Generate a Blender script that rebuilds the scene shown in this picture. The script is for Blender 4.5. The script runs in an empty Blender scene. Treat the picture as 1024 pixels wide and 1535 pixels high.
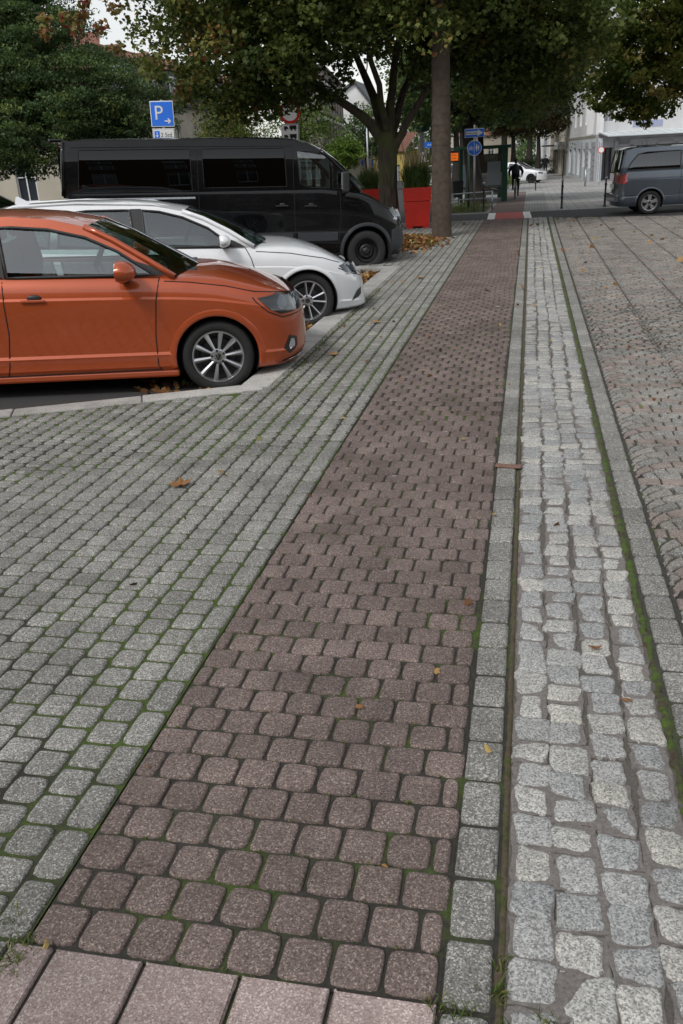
import bpy, bmesh, math, random
import numpy as np
from mathutils import Vector, Matrix
from mathutils.geometry import tessellate_polygon

R = math.radians
rnd = random.Random(7)
nrs = np.random.RandomState(11)
scene = bpy.context.scene
COL = scene.collection

# ------------------------------------------------------------------ camera
cam_d = bpy.data.cameras.new('camera')
cam = bpy.data.objects.new('camera', cam_d); COL.objects.link(cam)
fw = Vector((-0.20409922, 0.90085655, -0.38314617))
rt = Vector((0.9784649, 0.20004682, -0.05086944))
up = Vector((-0.0308211, 0.3852775, 0.92228592))
m = Matrix.Identity(4)
for i in range(3):
    m[i][0] = rt[i]; m[i][1] = up[i]; m[i][2] = -fw[i]
m[2][3] = 1.8
cam.matrix_world = m
cam_d.sensor_fit = 'VERTICAL'
cam_d.sensor_height = 24.0
cam_d.lens = 24.0 * 1278.13 / 1535.0
cam_d.clip_end = 3000
cam_d.dof.use_dof = False
scene.camera = cam

# ------------------------------------------------------------------ light
SUN_EL, SUN_AZ = 48.0, 205.0          # azimuth clockwise from +y
w = bpy.data.worlds.new('World'); scene.world = w; w.use_nodes = True
nt = w.node_tree; nt.nodes.clear()
wo = nt.nodes.new('ShaderNodeOutputWorld'); bg = nt.nodes.new('ShaderNodeBackground')
sky = nt.nodes.new('ShaderNodeTexSky'); sky.sky_type = 'NISHITA'; sky.sun_disc = False
sky.sun_elevation = R(SUN_EL); sky.sun_rotation = R(SUN_AZ)
sky.air_density = 1.3; sky.dust_density = 1.2; sky.ozone_density = 1.0
hs = nt.nodes.new('ShaderNodeHueSaturation'); hs.inputs['Saturation'].default_value = 0.16
nt.links.new(sky.outputs[0], hs.inputs['Color']); nt.links.new(hs.outputs[0], bg.inputs[0])
bg.inputs[1].default_value = 0.13
nt.links.new(bg.outputs[0], wo.inputs[0])
sd = bpy.data.lights.new('sun', 'SUN'); sd.energy = 1.35; sd.angle = R(14); sd.color = (1, .965, .92)
so = bpy.data.objects.new('sun', sd); COL.objects.link(so)
az, el = R(SUN_AZ), R(SUN_EL)
sdir = Vector((math.sin(az) * math.cos(el), math.cos(az) * math.cos(el), math.sin(el)))
so.rotation_euler = (-sdir).to_track_quat('-Z', 'Y').to_euler()
so.location = sdir * 60
scene.view_settings.view_transform = 'Standard'
scene.view_settings.look = 'None'
scene.view_settings.exposure = 0.33
scene.view_settings.gamma = 1.0
scene.view_settings.use_curve_mapping = False

# ------------------------------------------------------------------ materials
MATS = {}
def mat(name):
    mt = bpy.data.materials.new(name); mt.use_nodes = True
    n = mt.node_tree; b = n.nodes['Principled BSDF']; MATS[name] = mt
    return mt, n, b
def N(n, t, **k):
    x = n.nodes.new(t)
    for a, v in k.items():
        if a.startswith('i_'): x.inputs[a[2:].replace('_', ' ')].default_value = v
        else: setattr(x, a, v)
    return x
def col(c): return (c[0], c[1], c[2], 1)
def ramp(n, fac, stops, interp='LINEAR'):
    r = n.nodes.new('ShaderNodeValToRGB'); r.color_ramp.interpolation = interp
    e = r.color_ramp.elements
    while len(e) < len(stops): e.new(.5)
    for q, (p, c) in zip(e, stops):
        q.position = p; q.color = col(c) if len(c) == 3 else c
    if fac is not None: n.links.new(fac, r.inputs[0])
    return r
def mixc(n, a, b, f, mode='MIX'):
    x = n.nodes.new('ShaderNodeMix'); x.data_type = 'RGBA'; x.blend_type = mode
    for s, v in ((6, a), (7, b), (0, f)):
        if hasattr(v, 'links') or hasattr(v, 'is_linked'): n.links.new(v, x.inputs[s])
        else: x.inputs[s].default_value = v if s == 0 else col(v)
    return x.outputs[2]
def plain(name, c, rough=.5, metal=0, spec=.5, coat=0, grain=0, gscale=40, bump=0):
    mt, n, b = mat(name)
    b.inputs['Base Color'].default_value = col(c); b.inputs['Roughness'].default_value = rough
    b.inputs['Metallic'].default_value = metal; b.inputs['Specular IOR Level'].default_value = spec
    b.inputs['Coat Weight'].default_value = coat; b.inputs['Coat Roughness'].default_value = .03
    if grain or bump:
        tc = N(n, 'ShaderNodeTexCoord'); ns = N(n, 'ShaderNodeTexNoise', i_Scale=gscale, i_Detail=6)
        n.links.new(tc.outputs['Object'], ns.inputs['Vector'])
        lo = tuple(x * (1 - grain) for x in c); hi = tuple(min(1, x * (1 + grain)) for x in c)
        n.links.new(ramp(n, ns.outputs[0], [(.3, lo), (.7, hi)]).outputs[0], b.inputs['Base Color'])
        if bump:
            bp = N(n, 'ShaderNodeBump', i_Strength=bump, i_Distance=.01)
            n.links.new(ns.outputs[0], bp.inputs['Height']); n.links.new(bp.outputs[0], b.inputs['Normal'])
    return mt
def stone_mat(name, base, dark, light, aggr=260., spark=.12, moss=.25, rough=.82, big=(.8, 1.18), tint=None, bumpd=.0025):
    """concrete or granite with visible aggregate; 'tone' attribute + object random shift each stone"""
    mt, n, b = mat(name)
    g = N(n, 'ShaderNodeNewGeometry'); P = g.outputs['Position']
    v = N(n, 'ShaderNodeTexVoronoi', i_Scale=aggr); n.links.new(P, v.inputs['Vector'])
    sp = N(n, 'ShaderNodeSeparateColor'); n.links.new(v.outputs['Color'], sp.inputs[0])
    c1 = ramp(n, sp.outputs[0], [(0, dark), (.22, dark), (.34, base), (1 - spark * 1.9, base), (1 - spark, light), (1, light)]).outputs[0]
    n2 = N(n, 'ShaderNodeTexNoise', i_Scale=aggr * .45, i_Detail=8, i_Roughness=.75); n.links.new(P, n2.inputs['Vector'])
    c1 = mixc(n, c1, ramp(n, n2.outputs[0], [(.35, dark), (.62, light)]).outputs[0], .35)
    n3 = N(n, 'ShaderNodeTexNoise', i_Scale=3.1, i_Detail=6, i_Roughness=.65); n.links.new(P, n3.inputs['Vector'])
    f3 = ramp(n, n3.outputs[0], [(.3, (.76,) * 3), (.7, (1.12, 1.12, 1.1))]).outputs[0]
    c1 = mixc(n, c1, f3, 1.0, 'MULTIPLY')
    at = N(n, 'ShaderNodeAttribute', attribute_name='tone'); oi = N(n, 'ShaderNodeObjectInfo')
    ad = N(n, 'ShaderNodeMath', operation='ADD'); n.links.new(at.outputs['Fac'], ad.inputs[0]); n.links.new(oi.outputs['Random'], ad.inputs[1])
    fr = N(n, 'ShaderNodeMath', operation='FRACT'); n.links.new(ad.outputs[0], fr.inputs[0])
    t = tint or ((1, 1, 1), (1, 1, 1))
    tn = ramp(n, fr.outputs[0], [(0, tuple(big[0] * q for q in t[0])), (.55, (1, 1, 1)), (1, tuple(big[1] * q for q in t[1]))]).outputs[0]
    c1 = mixc(n, c1, tn, 1.0, 'MULTIPLY')
    n6 = N(n, 'ShaderNodeTexNoise', i_Scale=.9, i_Detail=9, i_Roughness=.72); n.links.new(P, n6.inputs['Vector'])
    c1 = mixc(n, c1, ramp(n, n6.outputs[0], [(.34, (.70, .70, .68)), (.5, (1, 1, 1)), (.72, (1.1, 1.1, 1.08))]).outputs[0], 1.0, 'MULTIPLY')
    v9 = N(n, 'ShaderNodeTexVoronoi', i_Scale=2.6); n.links.new(P, v9.inputs['Vector'])
    c1 = mixc(n, c1, (.42, .41, .39), ramp(n, v9.outputs['Distance'], [(.035, (.45,) * 3), (.055, (0, 0, 0))]).outputs[0])
    # a little moss creeping over the faces
    n4 = N(n, 'ShaderNodeTexNoise', i_Scale=1.3, i_Detail=8, i_Roughness=.7); n.links.new(P, n4.inputs['Vector'])
    n5 = N(n, 'ShaderNodeTexNoise', i_Scale=38, i_Detail=5, i_Roughness=.7); n.links.new(P, n5.inputs['Vector'])
    ml = N(n, 'ShaderNodeMath', operation='MULTIPLY'); n.links.new(n4.outputs[0], ml.inputs[0]); n.links.new(n5.outputs[0], ml.inputs[1])
    mf = ramp(n, ml.outputs[0], [(.30, (0, 0, 0)), (.42, (moss,) * 3)]).outputs[0]
    c1 = mixc(n, c1, (.075, .085, .03), mf)
    n.links.new(c1, b.inputs['Base Color']); b.inputs['Roughness'].default_value = rough
    b.inputs['Specular IOR Level'].default_value = .35
    bp = N(n, 'ShaderNodeBump', i_Strength=.55, i_Distance=bumpd)
    bh = N(n, 'ShaderNodeMath', operation='ADD'); n.links.new(n2.outputs[0], bh.inputs[0]); n.links.new(sp.outputs[1], bh.inputs[1])
    n.links.new(bh.outputs[0], bp.inputs['Height']); n.links.new(bp.outputs[0], b.inputs['Normal'])
    return mt
GREY = stone_mat('grey_concrete', (.174, .173, .160), (.048, .047, .043), (.56, .55, .52), big=(.86, 1.12), moss=.6)
WARM = stone_mat('warm_grey_concrete', (.225, .205, .183), (.09, .08, .07), (.5, .48, .45), big=(.86, 1.14), moss=.4)
RED = stone_mat('red_concrete', (.138, .096, .088), (.045, .033, .03), (.38, .31, .28), spark=.09, big=(.84, 1.15), moss=.3)
PINK = stone_mat('pink_concrete', (.27, .205, .178), (.13, .105, .095), (.46, .41, .38), spark=.1, big=(.88, 1.12))
PLATE = stone_mat('pink_plate', (.345, .262, .245), (.2, .14, .13), (.62, .54, .52), spark=.10, moss=.1)
GRAN = stone_mat('granite', (.355, .353, .345), (.13, .132, .134), (.60, .60, .58), aggr=230, spark=.2, big=(.82, 1.12), tint=((.98, 1, 1.03), (1.04, 1.01, .95)), moss=.1, bumpd=.004, rough=.7)
KERB = stone_mat('kerb_concrete', (.44, .43, .41), (.24, .23, .22), (.6, .6, .58), aggr=300, moss=.12)
def bed_mat(name, soil, moss, lo, hi, scale=2.2, fine=60):
    mt, n, b = mat(name)
    g = N(n, 'ShaderNodeNewGeometry'); P = g.outputs['Position']
    a = N(n, 'ShaderNodeTexNoise', i_Scale=scale, i_Detail=5, i_Roughness=.7); n.links.new(P, a.inputs['Vector'])
    f = N(n, 'ShaderNodeTexNoise', i_Scale=fine, i_Detail=6, i_Roughness=.8); n.links.new(P, f.inputs['Vector'])
    mk = ramp(n, a.outputs[0], [(lo, (0, 0, 0)), (hi, (1, 1, 1))]).outputs[0]
    mc = ramp(n, f.outputs[0], [(.3, tuple(.5 * x for x in moss)), (.7, tuple(1.5 * x for x in moss))]).outputs[0]
    sc = ramp(n, f.outputs[0], [(.3, tuple(.55 * x for x in soil)), (.75, tuple(1.6 * x for x in soil))]).outputs[0]
    n.links.new(mixc(n, sc, mc, mk), b.inputs['Base Color']); b.inputs['Roughness'].default_value = .95
    bp = N(n, 'ShaderNodeBump', i_Strength=.9, i_Distance=.006); n.links.new(f.outputs[0], bp.inputs['Height'])
    n.links.new(bp.outputs[0], b.inputs['Normal']); return mt
BED = bed_mat('joint_soil', (.036, .033, .027), (.05, .078, .014), .50, .62)
BEDM = bed_mat('joint_soil_mossy', (.030, .028, .022), (.055, .085, .014), .40, .54, scale=1.1)
BEDG = bed_mat('joint_soil_dark', (.05, .048, .042), (.05, .07, .015), .5, .64)
MOSS = bed_mat('moss', (.06, .045, .03), (.062, .105, .014), .42, .54, scale=13)
MORTAR = bed_mat('mortar', (.185, .168, .155), (.10, .095, .075), .6, .75, scale=4, fine=90)
def asphalt(name, c):
    mt, n, b = mat(name)
    g = N(n, 'ShaderNodeNewGeometry'); P = g.outputs['Position']
    a = N(n, 'ShaderNodeTexNoise', i_Scale=.6, i_Detail=6); n.links.new(P, a.inputs['Vector'])
    f = N(n, 'ShaderNodeTexNoise', i_Scale=120, i_Detail=3); n.links.new(P, f.inputs['Vector'])
    c1 = ramp(n, a.outputs[0], [(.3, tuple(.75 * x for x in c)), (.7, tuple(1.25 * x for x in c))]).outputs[0]
    c2 = ramp(n, f.outputs[0], [(.3, (.6,) * 3), (.7, (1.4,) * 3)]).outputs[0]
    n.links.new(mixc(n, c1, c2, 1., 'MULTIPLY'), b.inputs['Base Color']); b.inputs['Roughness'].default_value = .85
    return mt
ASPH = asphalt('asphalt', (.042, .041, .041)); ASPHL = asphalt('asphalt_light', (.17, .165, .16))
def tile_mat(name, c, c2, joint, sx, sy, off=.5):
    """far paving seen too flat to tell stones apart"""
    mt, n, b = mat(name)
    g = N(n, 'ShaderNodeNewGeometry')
    br = N(n, 'ShaderNodeTexBrick', offset=off); br.inputs['Scale'].default_value = 1
    br.inputs['Brick Width'].default_value = sx; br.inputs['Row Height'].default_value = sy
    br.inputs['Mortar Size'].default_value = .008; br.inputs['Color1'].default_value = col(c)
    br.inputs['Color2'].default_value = col(c2); br.inputs['Mortar'].default_value = col(joint)
    n.links.new(g.outputs['Position'], br.inputs['Vector'])
    a = N(n, 'ShaderNodeTexNoise', i_Scale=.5, i_Detail=6); n.links.new(g.outputs['Position'], a.inputs['Vector'])
    f = ramp(n, a.outputs[0], [(.3, (.75,) * 3), (.7, (1.2,) * 3)]).outputs[0]
    n.links.new(mixc(n, br.outputs[0], f, 1., 'MULTIPLY'), b.inputs['Base Color']); b.inputs['Roughness'].default_value = .85
    return mt
FARG = tile_mat('far_grey_paving', (.25, .25, .24), (.3, .3, .29), (.09, .09, .085), .2, .13)
FARS = tile_mat('far_slabs', (.3, .295, .285), (.36, .355, .34), (.11, .11, .1), .3, .3, 0)
FARR = tile_mat('far_red_paving', (.15, .105, .092), (.18, .125, .11), (.07, .06, .05), .13, .13)
def paint(name, c, rough=.35, flake=0):
    mt, n, b = mat(name)
    b.inputs['Base Color'].default_value = col(c); b.inputs['Roughness'].default_value = rough
    b.inputs['Metallic'].default_value = flake; b.inputs['Coat Weight'].default_value = 1.0
    b.inputs['Coat Roughness'].default_value = .025
    g = N(n, 'ShaderNodeTexCoord'); f = N(n, 'ShaderNodeTexNoise', i_Scale=2.5, i_Detail=7, i_Roughness=.7)
    n.links.new(g.outputs['Object'], f.inputs['Vector'])
    n.links.new(ramp(n, f.outputs[0], [(.35, tuple(.93 * x for x in c)), (.8, tuple(min(1, x * 1.03 + .006) for x in c))]).outputs[0], b.inputs['Base Color'])
    n.links.new(ramp(n, f.outputs[0], [(.4, (.02,) * 3), (.8, (.09,) * 3)]).outputs[0], b.inputs['Coat Roughness'])
    return mt
P_ORANGE = paint('orange_paint', (.44, .072, .013), .36, .3)
P_WHITE = paint('white_paint', (.80, .82, .84))
P_BLACK = paint('black_paint', (.003, .0033, .004), .3)
P_BLACK.node_tree.nodes['Principled BSDF'].inputs['Specular IOR Level'].default_value = .05
P_BLACK.node_tree.nodes['Principled BSDF'].inputs['Coat Weight'].default_value = .7
P_GREY = paint('blue_grey_paint', (.085, .105, .13), .35, .5)
P_SILVER = paint('silver_paint', (.45, .46, .48), .35, .5)
P_BLUE = paint('dark_blue_paint', (.01, .025, .12)); P_YELLOW = paint('yellow_paint', (.6, .55, .05))
def glass(name, tint, alpha, rough=.0, mul=1.1):
    mt = bpy.data.materials.new(name); mt.use_nodes = True; n = mt.node_tree; n.nodes.clear()
    o = N(n, 'ShaderNodeOutputMaterial'); tr = N(n, 'ShaderNodeBsdfTransparent'); tr.inputs[0].default_value = col(tint)
    gl = N(n, 'ShaderNodeBsdfGlossy'); gl.inputs['Roughness'].default_value = rough; gl.inputs[0].default_value = (.95, .98, 1, 1)
    lw = N(n, 'ShaderNodeFresnel'); lw.inputs[0].default_value = 1.6
    ad = N(n, 'ShaderNodeMath', operation='MULTIPLY_ADD'); ad.inputs[1].default_value = mul; ad.inputs[2].default_value = alpha
    ad.use_clamp = True
    n.links.new(lw.outputs[0], ad.inputs[0]); mx = N(n, 'ShaderNodeMixShader')
    n.links.new(ad.outputs[0], mx.inputs[0]); n.links.new(tr.outputs[0], mx.inputs[1]); n.links.new(gl.outputs[0], mx.inputs[2])
    n.links.new(mx.outputs[0], o.inputs[0]); MATS[name] = mt; return mt
GLASS = glass('car_glass', (.5, .62, .61), .10); GLASSD = glass('dark_car_glass', (.06, .065, .07), .04)
GLASSV = glass('van_glass', (.03, .03, .033), .0, mul=.75)
GLASSW = glass('shop_glass', (.45, .5, .5), .1); LENS = glass('lamp_lens', (.9, .93, .96), .03)
BLACKP = plain('black_plastic', (.018, .018, .019), .5); DARKP = plain('dark_grey_plastic', (.03, .034, .04), .55)
RUBBER = plain('rubber', (.016, .016, .016), .8, grain=.3, gscale=60, bump=.15); VOID = plain('dark_interior', (.012, .012, .013), .9)
SEAT = plain('seat_fabric', (.03, .03, .033), .85); CHROME = plain('chrome', (.7, .7, .72), .12, 1)
ALLOY = plain('alloy', (.55, .56, .58), .28, .9, coat=.4); ALLOYD = plain('dark_alloy', (.05, .05, .055), .5, .6)  # second one is a darker metal for brake discs, hub caps and emblems
STEELB = plain('black_steel', (.02, .02, .02), .5, .3); LAMPRED = plain('red_lens', (.45, .012, .01), .15, coat=1)
LAMPW = plain('lamp_reflector', (.75, .77, .8), .15, .8); REDP = plain('red_planter_plastic', (.52, .022, .012), .45, grain=.12, gscale=3)
CONC = plain('pole_concrete', (.07, .051, .038), .9, grain=.28, gscale=9, bump=.4); GALV = plain('galvanised_steel', (.4, .42, .44), .4, .7, grain=.15, gscale=20)
SIGNB = plain('sign_blue', (.025, .19, .85), .35, coat=.3); SIGNW = plain('sign_white', (.78, .79, .78), .4); SIGNR = plain('sign_red', (.55, .02, .02), .4)
SIGNK = plain('sign_black', (.01, .01, .01), .5); GREENM = plain('green_metal', (.012, .075, .045), .45); IRON = plain('dark_iron', (.035, .037, .04), .5, .5)
SLATE = plain('slate', (.045, .05, .058), .6, grain=.25, gscale=8); TILER = plain('red_roof_tiles', (.19, .085, .06), .8, grain=.3, gscale=4)
CREAM = plain('cream_render', (.46, .42, .34), .9, grain=.1, gscale=.8); WHITER = plain('white_render', (.68, .68, .68), .9, grain=.07, gscale=.8)
GREYR = plain('grey_render', (.31, .31, .33), .9, grain=.12, gscale=1.2); BROWNR = plain('brown_sandstone', (.2, .175, .16), .9, grain=.2, gscale=1.5)
YELR = plain('yellow_render', (.56, .44, .14), .9, grain=.08, gscale=1); PALEB = plain('pale_blue_render', (.52, .56, .58), .9, grain=.08, gscale=1)
LILAC = plain('lilac_panel', (.38, .42, .58), .8, grain=.05, gscale=1)
TRIM = plain('white_trim', (.68, .69, .7), .6, grain=.05, gscale=3); PANE = plain('window_pane', (.03, .037, .045), .06, spec=.8)
PANEL = plain('curtained_pane', (.22, .25, .28), .08, spec=.8); WOODD = plain('dark_wood', (.03, .02, .017), .7)
MARKW = plain('white_road_paint', (.78, .77, .74), .7, grain=.25, gscale=9); MARKR = plain('red_road_paint', (.42, .085, .08), .7, grain=.2, gscale=6)
CLOTH = plain('black_cloth', (.008, .008, .01), .9, grain=.3, gscale=12); SKIN = plain('skin', (.42, .24, .17), .6); HAIR = plain('hair', (.03, .02, .014), .7)
LED = plain('orange_display', (.55, .10, .01), .4); LED.node_tree.nodes['Principled BSDF'].inputs['Emission Color'].default_value = (1, .2, .02, 1)
LED.node_tree.nodes['Principled BSDF'].inputs['Emission Strength'].default_value = .35
STRAW = plain('straw', (.4, .32, .2), .9); BUSH = plain('bush_green', (.05, .1, .03), .8)
def leaf_mat(name, stops, trans=.35):
    mt, n, b = mat(name)
    at = N(n, 'ShaderNodeAttribute', attribute_name='tone')
    c = ramp(n, at.outputs['Fac'], stops).outputs[0]
    n.links.new(c, b.inputs['Base Color']); b.inputs['Roughness'].default_value = .55; b.inputs['Specular IOR Level'].default_value = .3
    tl = N(n, 'ShaderNodeBsdfTranslucent'); n.links.new(c, tl.inputs[0]); mx = N(n, 'ShaderNodeMixShader'); mx.inputs[0].default_value = trans
    n.links.new(b.outputs[0], mx.inputs[1]); n.links.new(tl.outputs[0], mx.inputs[2])
    n.links.new(mx.outputs[0], n.nodes['Material Output'].inputs[0]); return mt
L_MAPLE = leaf_mat('maple_leaves', [(0, (.04, .066, .017)), (.40, (.09, .125, .028)), (.66, (.17, .19, .045)), (.82, (.24, .18, .05)), (.92, (.22, .10, .03)), (1, (.24, .06, .04))], .42)
L_DARK = leaf_mat('dark_leaves', [(0, (.04, .07, .03)), (.5, (.085, .14, .05)), (.9, (.155, .22, .06)), (1, (.22, .24, .05))], .38)
L_LIGHT = leaf_mat('light_leaves', [(0, (.035, .065, .010)), (.5, (.10, .14, .02)), (.85, (.20, .21, .04)), (1, (.34, .27, .09))], .4)
L_BRIGHT = leaf_mat('bright_leaves', [(0, (.05, .1, .015)), (1, (.2, .3, .05))])
L_BROWN = leaf_mat('brown_leaves', [(0, (.03, .03, .01)), (.5, (.08, .065, .02)), (1, (.16, .1, .04))])
L_LITTER = leaf_mat('dead_leaves', [(0, (.07, .028, .012)), (.45, (.2, .085, .03)), (.75, (.33, .17, .06)), (.95, (.42, .3, .1)), (1, (.12, .14, .04))], .1)
L_GRASS = leaf_mat('grass_blades', [(0, (.03, .05, .01)), (.6, (.08, .13, .02)), (1, (.25, .22, .08))], .3)
def bark(name, c, green):
    mt, n, b = mat(name)
    tc = N(n, 'ShaderNodeTexCoord'); mp = N(n, 'ShaderNodeMapping'); mp.inputs['Scale'].default_value = (1, 1, .22)
    n.links.new(tc.outputs['Object'], mp.inputs[0]); a = N(n, 'ShaderNodeTexNoise', i_Scale=16, i_Detail=8, i_Roughness=.7); n.links.new(mp.outputs[0], a.inputs['Vector'])
    g = N(n, 'ShaderNodeTexNoise', i_Scale=1.6, i_Detail=4); n.links.new(tc.outputs['Object'], g.inputs['Vector'])
    c1 = ramp(n, a.outputs[0], [(.3, tuple(.4 * x for x in c)), (.7, tuple(1.5 * x for x in c))]).outputs[0]
    n.links.new(mixc(n, c1, green, ramp(n, g.outputs[0], [(.45, (0, 0, 0)), (.62, (.75,) * 3)]).outputs[0]), b.inputs['Base Color'])
    b.inputs['Roughness'].default_value = .95; bp = N(n, 'ShaderNodeBump', i_Strength=1, i_Distance=.03)
    n.links.new(a.outputs[0], bp.inputs['Height']); n.links.new(bp.outputs[0], b.inputs['Normal']); return mt
BARK = bark('maple_bark', (.07, .055, .042), (.075, .095, .022)); BARKD = bark('dark_bark', (.03, .024, .02), (.03, .03, .02))

# ------------------------------------------------------------------ object helpers
def link(o, parent=None):
    COL.objects.link(o)
    if parent is not None: o.parent = parent
    return o
def tag(o, label=None, cat=None, group=None, kind=None):
    if label: o['label'] = label
    if cat: o['category'] = cat
    if group: o['group'] = group
    if kind: o['kind'] = kind
    return o
def thing(name, label, cat, loc=(0, 0, 0), rot=(0, 0, 0), group=None, scale=1):
    o = bpy.data.objects.new(name, None); o.location = loc; o.rotation_euler = rot; o.scale = (scale,) * 3
    o.empty_display_size = .2
    link(o); return tag(o, label, cat, group)
def raw(name, V, F, mt, parent=None, smooth=False, loc=None, tone=None, angle=None):
    me = bpy.data.meshes.new(name); me.from_pydata([tuple(v) for v in V], [], F)
    if mt is not None:
        for q in (mt if isinstance(mt, (list, tuple)) else [mt]): me.materials.append(q)
    if smooth: me.polygons.foreach_set('use_smooth', [True] * len(me.polygons))
    if tone is not None:
        a = me.attributes.new('tone', 'FLOAT', 'FACE'); a.data.foreach_set('value', tone)
    me.update()
    if angle: me.set_sharp_from_angle(angle=R(angle))
    o = bpy.data.objects.new(name, me)
    if loc is not None: o.location = loc
    return link(o, parent)
class MB:
    def __init__(s): s.V = []; s.F = []
    def add(s, V, F):
        b = len(s.V); s.V += [tuple(v) for v in V]; s.F += [tuple(i + b for i in f) for f in F]; return s
    def box(s, c, d, rz=0, M=None):
        x, y, z = (q / 2 for q in d); V = [Vector((a * x, b * y, e * z)) for a in (-1, 1) for b in (-1, 1) for e in (-1, 1)]
        if rz: V = [Matrix.Rotation(rz, 3, 'Z') @ v for v in V]
        if M is not None: V = [M @ v for v in V]
        V = [v + Vector(c) for v in V]
        return s.add(V, [(0, 1, 3, 2), (4, 6, 7, 5), (0, 4, 5, 1), (2, 3, 7, 6), (0, 2, 6, 4), (1, 5, 7, 3)])
    def tube(s, pts, rad, n=10, cap=True):
        pts = [Vector(p) for p in pts]; k = len(pts)
        if not hasattr(rad, '__len__'): rad = [rad] * k
        V = []; F = []; prev = None
        for i, p in enumerate(pts):
            t = (pts[min(i + 1, k - 1)] - pts[max(i - 1, 0)]).normalized()
            if prev is None: a = t.orthogonal().normalized()
            else: a = (prev - t * prev.dot(t)).normalized()
            prev = a; b = t.cross(a)
            for j in range(n):
                q = 2 * math.pi * j / n; V.append(p + (a * math.cos(q) + b * math.sin(q)) * rad[i])
        for i in range(k - 1):
            for j in range(n): F.append((i * n + j, i * n + (j + 1) % n, (i + 1) * n + (j + 1) % n, (i + 1) * n + j))
        if cap: F.append(tuple(range(n))[::-1]); F.append(tuple((k - 1) * n + j for j in range(n)))
        return s.add(V, F)
    def lathe(s, prof, n=24, o=(0, 0, 0), axis='Z'):
        V = []; F = []
        for r_, h in prof:
            for j in range(n):
                q = 2 * math.pi * j / n; x, y = r_ * math.cos(q), r_ * math.sin(q)
                V.append((x + o[0], y + o[1], h + o[2]) if axis == 'Z' else (x + o[0], h + o[1], y + o[2]))
        for i in range(len(prof) - 1):
            for j in range(n): F.append((i * n + j, i * n + (j + 1) % n, (i + 1) * n + (j + 1) % n, (i + 1) * n + j))
        return s.add(V, F)
    def prism(s, poly, y0, y1, plane='XZ'):
        """polygon in a plane, extruded between y0 and y1"""
        n = len(poly); V = []
        for y in (y0, y1):
            for a, b in poly: V.append((a, y, b) if plane == 'XZ' else ((y, a, b) if plane == 'YZ' else (a, b, y)))
        F = [tuple(range(n)), tuple(range(2 * n - 1, n - 1, -1))] + [(i, i + n, (i + 1) % n + n, (i + 1) % n) for i in range(n)]
        return s.add(V, F)
    def build(s, name, mt, parent=None, smooth=False, angle=None, loc=None):
        return raw(name, s.V, s.F, mt, parent, smooth or bool(angle), loc, angle=angle)
def recalc(o):
    b = bmesh.new(); b.from_mesh(o.data); bmesh.ops.recalc_face_normals(b, faces=b.faces); b.to_mesh(o.data); b.free(); return o
def bevel(o, w=.01, seg=2):
    b = bmesh.new(); b.from_mesh(o.data); bmesh.ops.recalc_face_normals(b, faces=b.faces)
    bmesh.ops.bevel(b, geom=[e for e in b.edges if len(e.link_faces) == 2 and e.calc_face_angle(0) > .5], offset=w, segments=seg, affect='EDGES', profile=.5, clamp_overlap=True)
    b.to_mesh(o.data); b.free(); return o
def interp(x, pts):
    if x <= pts[0][0]: return pts[0][1]
    for (a, u), (b, v) in zip(pts, pts[1:]):
        if x <= b: return u + (v - u) * (x - a) / (b - a)
    return pts[-1][1]
def smooth_i(x, pts):
    return (interp(x - .06, pts) + 2 * interp(x, pts) + interp(x + .06, pts)) / 4
def gz(y): return -.011 * max(0, y - 27)
def text(body, size, mt, parent, loc, rot=(math.pi / 2, 0, 0), name='lettering', ext=.0015, align='CENTER'):
    c = bpy.data.curves.new(name, 'FONT'); c.body = body; c.size = size; c.align_x = align; c.align_y = 'CENTER'; c.extrude = ext
    o = bpy.data.objects.new(name, c); COL.objects.link(o); dg = bpy.context.evaluated_depsgraph_get()
    me = bpy.data.meshes.new_from_object(o.evaluated_get(dg)); bpy.data.objects.remove(o); me.materials.clear(); me.materials.append(mt)
    o = bpy.data.objects.new(name, me); o.location = loc; o.rotation_euler = rot; o['kind'] = 'stuff'; return link(o, parent)

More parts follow.
